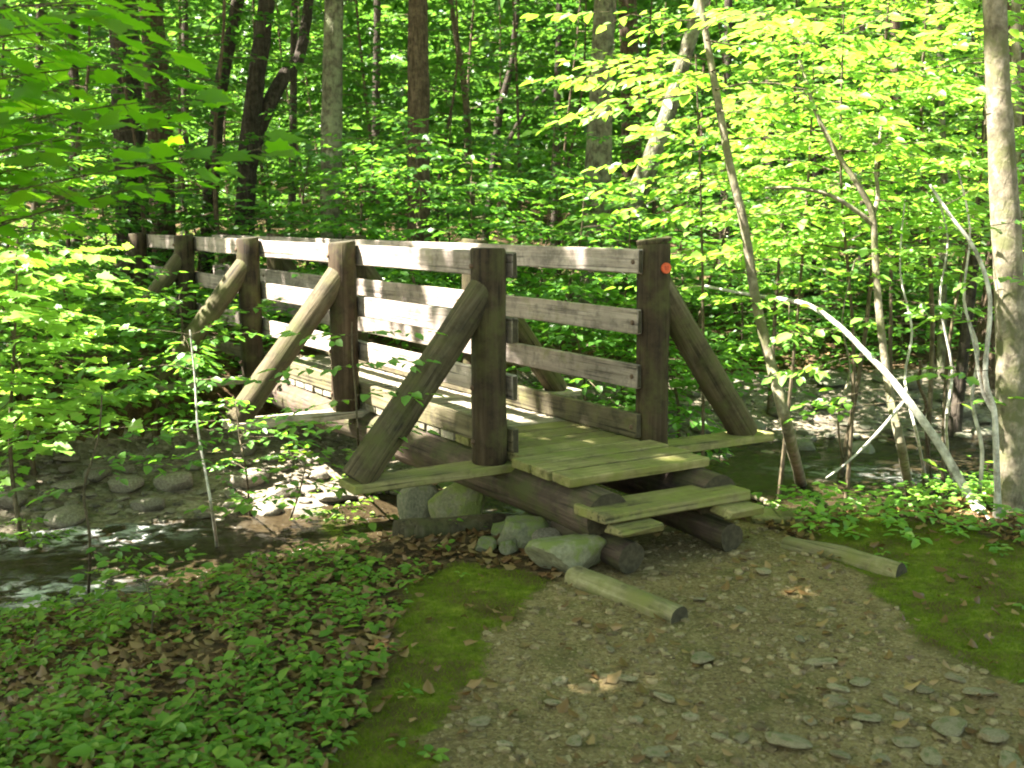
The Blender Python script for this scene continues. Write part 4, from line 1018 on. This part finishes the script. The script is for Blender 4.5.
sapling('seedling', 'low spreading seedling on the near bank under the left rails', 'seedling', sp, .008, .003, rnd_boughs(8, .3, 1, .45, .35, (-.05, .25)), M['leaf_ground'], M['bark_twig'], .08, step=.21)
for px, py, lab in ((30, 560, 'leafy seedling at the left edge by the riffle'), (345, 545, 'small seedling on the bank right of the sunlit leaf patch'), (150, 640, 'small leafy seedling among the low plants at the lower left')):
    b = drop(px, py)
    sapling('seedling', lab, 'seedling', [b, b+V(.02, 0, .15), b+V(-.02, 0, .3)], .005, .002, rnd_boughs(7, .3, 1, .3, .2, (0, .3)), M['leaf_ground'], M['bark_twig'], .065, step=.2)
# maple reaching in from the upper left, close to the camera
b = gp(-2.15, 3.35)
spm = [b, b+V(.03, 0, 1.0), b+V(-.02, .05, 1.9), b+V(.05, .1, 2.9)]
def maple_tree():
    base = b.copy(); root = empty('maple_sapling', base)
    tag(root, 'young maple whose big lobed leaves hang in from the upper left corner', 'maple')
    wood = MB(); pts = smooth_pts(spm); wood.tube(pts, [.03-.02*i/len(pts) for i in range(len(pts))], 9, True, .08)
    lv = Leaves()
    def arm(p0, p1, n, size, sag=.05, spread=.14):
        pp = smooth_pts([p0, p0.lerp(p1, .5)+V(0, 0, sag), p1]); wood.tube(pp, [.005-.004*i/(len(pp)-1) for i in range(len(pp))], 6, False)
        d = (p1-p0).normalized(); side = V(-d.y, d.x, 0).normalized()
        for i in range(n):
            t = .12+.88*(i+.5)/n; q = interp(pp, t)
            for sg in (-1, 1):
                if R.random() < .15: continue
                e = q+side*sg*R.uniform(.3, 1)*spread*(1.1-.5*t)+d*.04+V(0, 0, R.uniform(-.06, .03))
                wood.tube([q, e], [.0015, .001], 3, False)
                lv.add(e, d*.6+side*sg*R.uniform(.2, .9)+V(0, 0, -R.uniform(.0, .5)), jitn(.34), size*R.uniform(.6, 1.12))
        lv.add(p1, d+V(0, 0, -.35), jitn(.3), size)
    s = lambda z: V(b.x, b.y+.05, b.z+z)
    tips = [(268, 148, 3.6, 1.75), (200, 95, 3.5, 1.95), (175, 60, 3.4, 2.1), (115, 20, 3.3, 2.25), (150, 150, 3.9, 1.8), (90, 110, 3.8, 1.9), (215, 170, 3.8, 1.6), (70, 60, 4.2, 2.1), (50, 190, 4.2, 1.6), (100, 0, 3.1, 2.3), (40, 20, 3.9, 2.3), (120, 110, 4.4, 1.9),
            (150, 40, 4.3, 2.2), (30, 130, 3.5, 1.8), (20, 70, 3.4, 2.0), (90, 85, 3.5, 2.0), (160, 125, 3.6, 1.85), (20, 165, 3.6, 1.6), (110, 165, 4.1, 1.7), (60, 30, 3.2, 2.2), (140, 5, 4.0, 2.35), (70, 135, 3.3, 1.8), (150, 185, 4.4, 1.6), (10, 205, 4.6, 1.5), (85, 215, 4.8, 1.5), (30, 100, 4.4, 2.0)]
    for px, py, Y, z in tips:
        arm(s(z), at(px, py, Y), 14, R.uniform(.08, .115), spread=.2)
    mbw = MB(); mbw.add([Vector(v)-base for v in wood.v], wood.f); mbw.build('trunk', M['bark_twig'], root)
    lv.build('foliage', M['leaf_maple'], 'maple', root, .5)
maple_tree()

# ------------------------------------------------------------------ understory of the wood behind
US = []
DESC = ['thin', 'bushy', 'spreading', 'slender', 'rounded', 'ragged']
spots = [(20, 15), (75, 13.5), (150, 14.5), (195, 20), (230, 13.8), (280, 18), (310, 24), (350, 17), (390, 20), (440, 17), (470, 22), (520, 19), (560, 17.5), (600, 21), (640, 17), (700, 18), (740, 15.5), (790, 17), (830, 20), (870, 16), (920, 18.5), (960, 16), (1010, 18), (-40, 18), (1060, 15), (100, 22), (240, 26), (420, 28), (500, 30), (560, 26), (660, 27), (760, 26), (860, 27), (980, 25), (20, 27), (150, 30), (330, 31)]
def where(px):
    for a, t in ((60, 'at the far left of the wood'), (140, 'behind the thick dark trunk'), (200, 'behind the slim dark trunk'), (275, 'behind the dark mossy trunk'), (345, 'behind the grey mottled trunk'), (430, 'behind the straight brown trunk'), (520, 'in the middle of the wood'), (585, 'left of the stout mottled trunk'), (650, 'behind the stout mottled trunk'), (720, 'behind the leaning tree'), (800, 'behind the leaning sapling'), (880, 'behind the forked sapling'), (960, 'behind the thin white stems'), (2000, 'behind the big right tree')):
        if px < a: return t
rows = {}
for i, (px, Y) in enumerate(spots):
    h = R.uniform(4.6, 6.2) if Y < 18 else R.uniform(6, 9.5)
    far = 'nearer' if Y < 16 else ('mid distance' if Y < 21 else ('farther' if Y < 26 else 'farthest'))
    lab = f'{far} leafy understory tree {where(px)}'
    n = rows.get(lab, 0); rows[lab] = n+1
    if n: lab = f'{far} {DESC[i % 6]} understory tree {where(px)}'
    sz = .12+.0035*(Y-13)
    sp_n = 24 if Y < 20 else 30
    b = at(px, 380, Y); b = gp(b.x, b.y, -.05)
    top = b+V(R.uniform(-.5, .5), R.uniform(-.5, .5), h)
    stem = [b, b.lerp(top, .3)+V(R.uniform(-.15, .15), 0, 0), b.lerp(top, .65)+V(R.uniform(-.2, .2), 0, 0), top]
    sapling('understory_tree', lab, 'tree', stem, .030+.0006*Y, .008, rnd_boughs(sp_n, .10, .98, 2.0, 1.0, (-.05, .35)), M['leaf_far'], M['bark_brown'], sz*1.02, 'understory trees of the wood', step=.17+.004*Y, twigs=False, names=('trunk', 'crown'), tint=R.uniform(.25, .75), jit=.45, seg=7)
# the far-off wood, one mass
def far_wood():
    lv = Leaves(); n = 80000
    ang = NP.uniform(-.62, .62, n); D = NP.uniform(31, 62, n)
    x = D*np.tan(ang); y = D
    g = np.array([height(a, b_) for a, b_ in zip(x[::50], y[::50])]).repeat(50)[:n]
    z = g+NP.random(n)**.9*(5+D*.26)
    # gather into clumps
    kk = NP.integers(0, 2600, n)
    cx, cy, cz = x[kk], y[kk], z[kk]
    x = cx+NP.normal(0, .9, n); y = cy+NP.normal(0, .9, n); z = np.maximum(cz+NP.normal(0, .45, n), .3)
    c = np.stack([x, y, z], 1)
    a = NP.normal(0, 1, (n, 3)); nn = np.stack([NP.normal(0, .5, n), NP.normal(0, .5, n), np.ones(n)], 1)
    lv.extend(c, a, nn, NP.uniform(.32, .62, n))
    n = 26000; ang = NP.uniform(-.66, .66, n); D = NP.uniform(52, 76, n)
    g = 3.0+.05*(D-40)
    c = np.stack([D*np.tan(ang), D, g+NP.random(n)**1.1*21-2], 1)
    lv.extend(c, NP.normal(0, 1, (n, 3)), np.stack([NP.normal(0, .8, n), NP.normal(-.6, .8, n), np.ones(n)], 1), NP.uniform(.8, 1.5, n))
    tag(lv.build('far_woodland', M['leaf_far'], 'ovate'), 'distant mass of green leaves closing the wood', 'woodland', None, 'stuff')
far_wood()

# ------------------------------------------------------------------ light
w = bpy.data.worlds.new('World'); sc.world = w; w.use_nodes = True
nt = w.node_tree; bg = nt.nodes['Background']
sky = nt.nodes.new('ShaderNodeTexSky'); sky.sky_type = 'NISHITA'; sky.sun_disc = False
sky.sun_elevation = math.asin(SUN.z); sky.sun_rotation = math.atan2(SUN.x, SUN.y)
nt.links.new(mix(nt, 1.0, sky.outputs[0], (1.0, .88, .55), 'MULTIPLY'), bg.inputs[0]); bg.inputs[1].default_value = .075
sl = bpy.data.lights.new('sun', 'SUN'); sl.energy = 5; sl.angle = math.radians(.53); sl.color = (1, .94, .82)
so = bpy.data.objects.new('sun', sl); C.objects.link(so); so.rotation_mode = 'QUATERNION'; so.rotation_quaternion = SUN.to_track_quat('Z', 'Y'); so.location = SUN*30
sc.view_settings.view_transform = 'Standard'; sc.view_settings.look = 'None'
sc.view_settings.exposure = 3.5; sc.view_settings.gamma = 1; sc.view_settings.use_curve_mapping = False
cy = sc.cycles
cy.use_denoising = True; cy.max_bounces = 7; cy.diffuse_bounces = 4; cy.glossy_bounces = 2; cy.transmission_bounces = 4
cy.sample_clamp_indirect = 6; cy.use_adaptive_sampling = True; cy.adaptive_threshold = .02
cy.filter_width = 2.0
sc.render.use_persistent_data = False
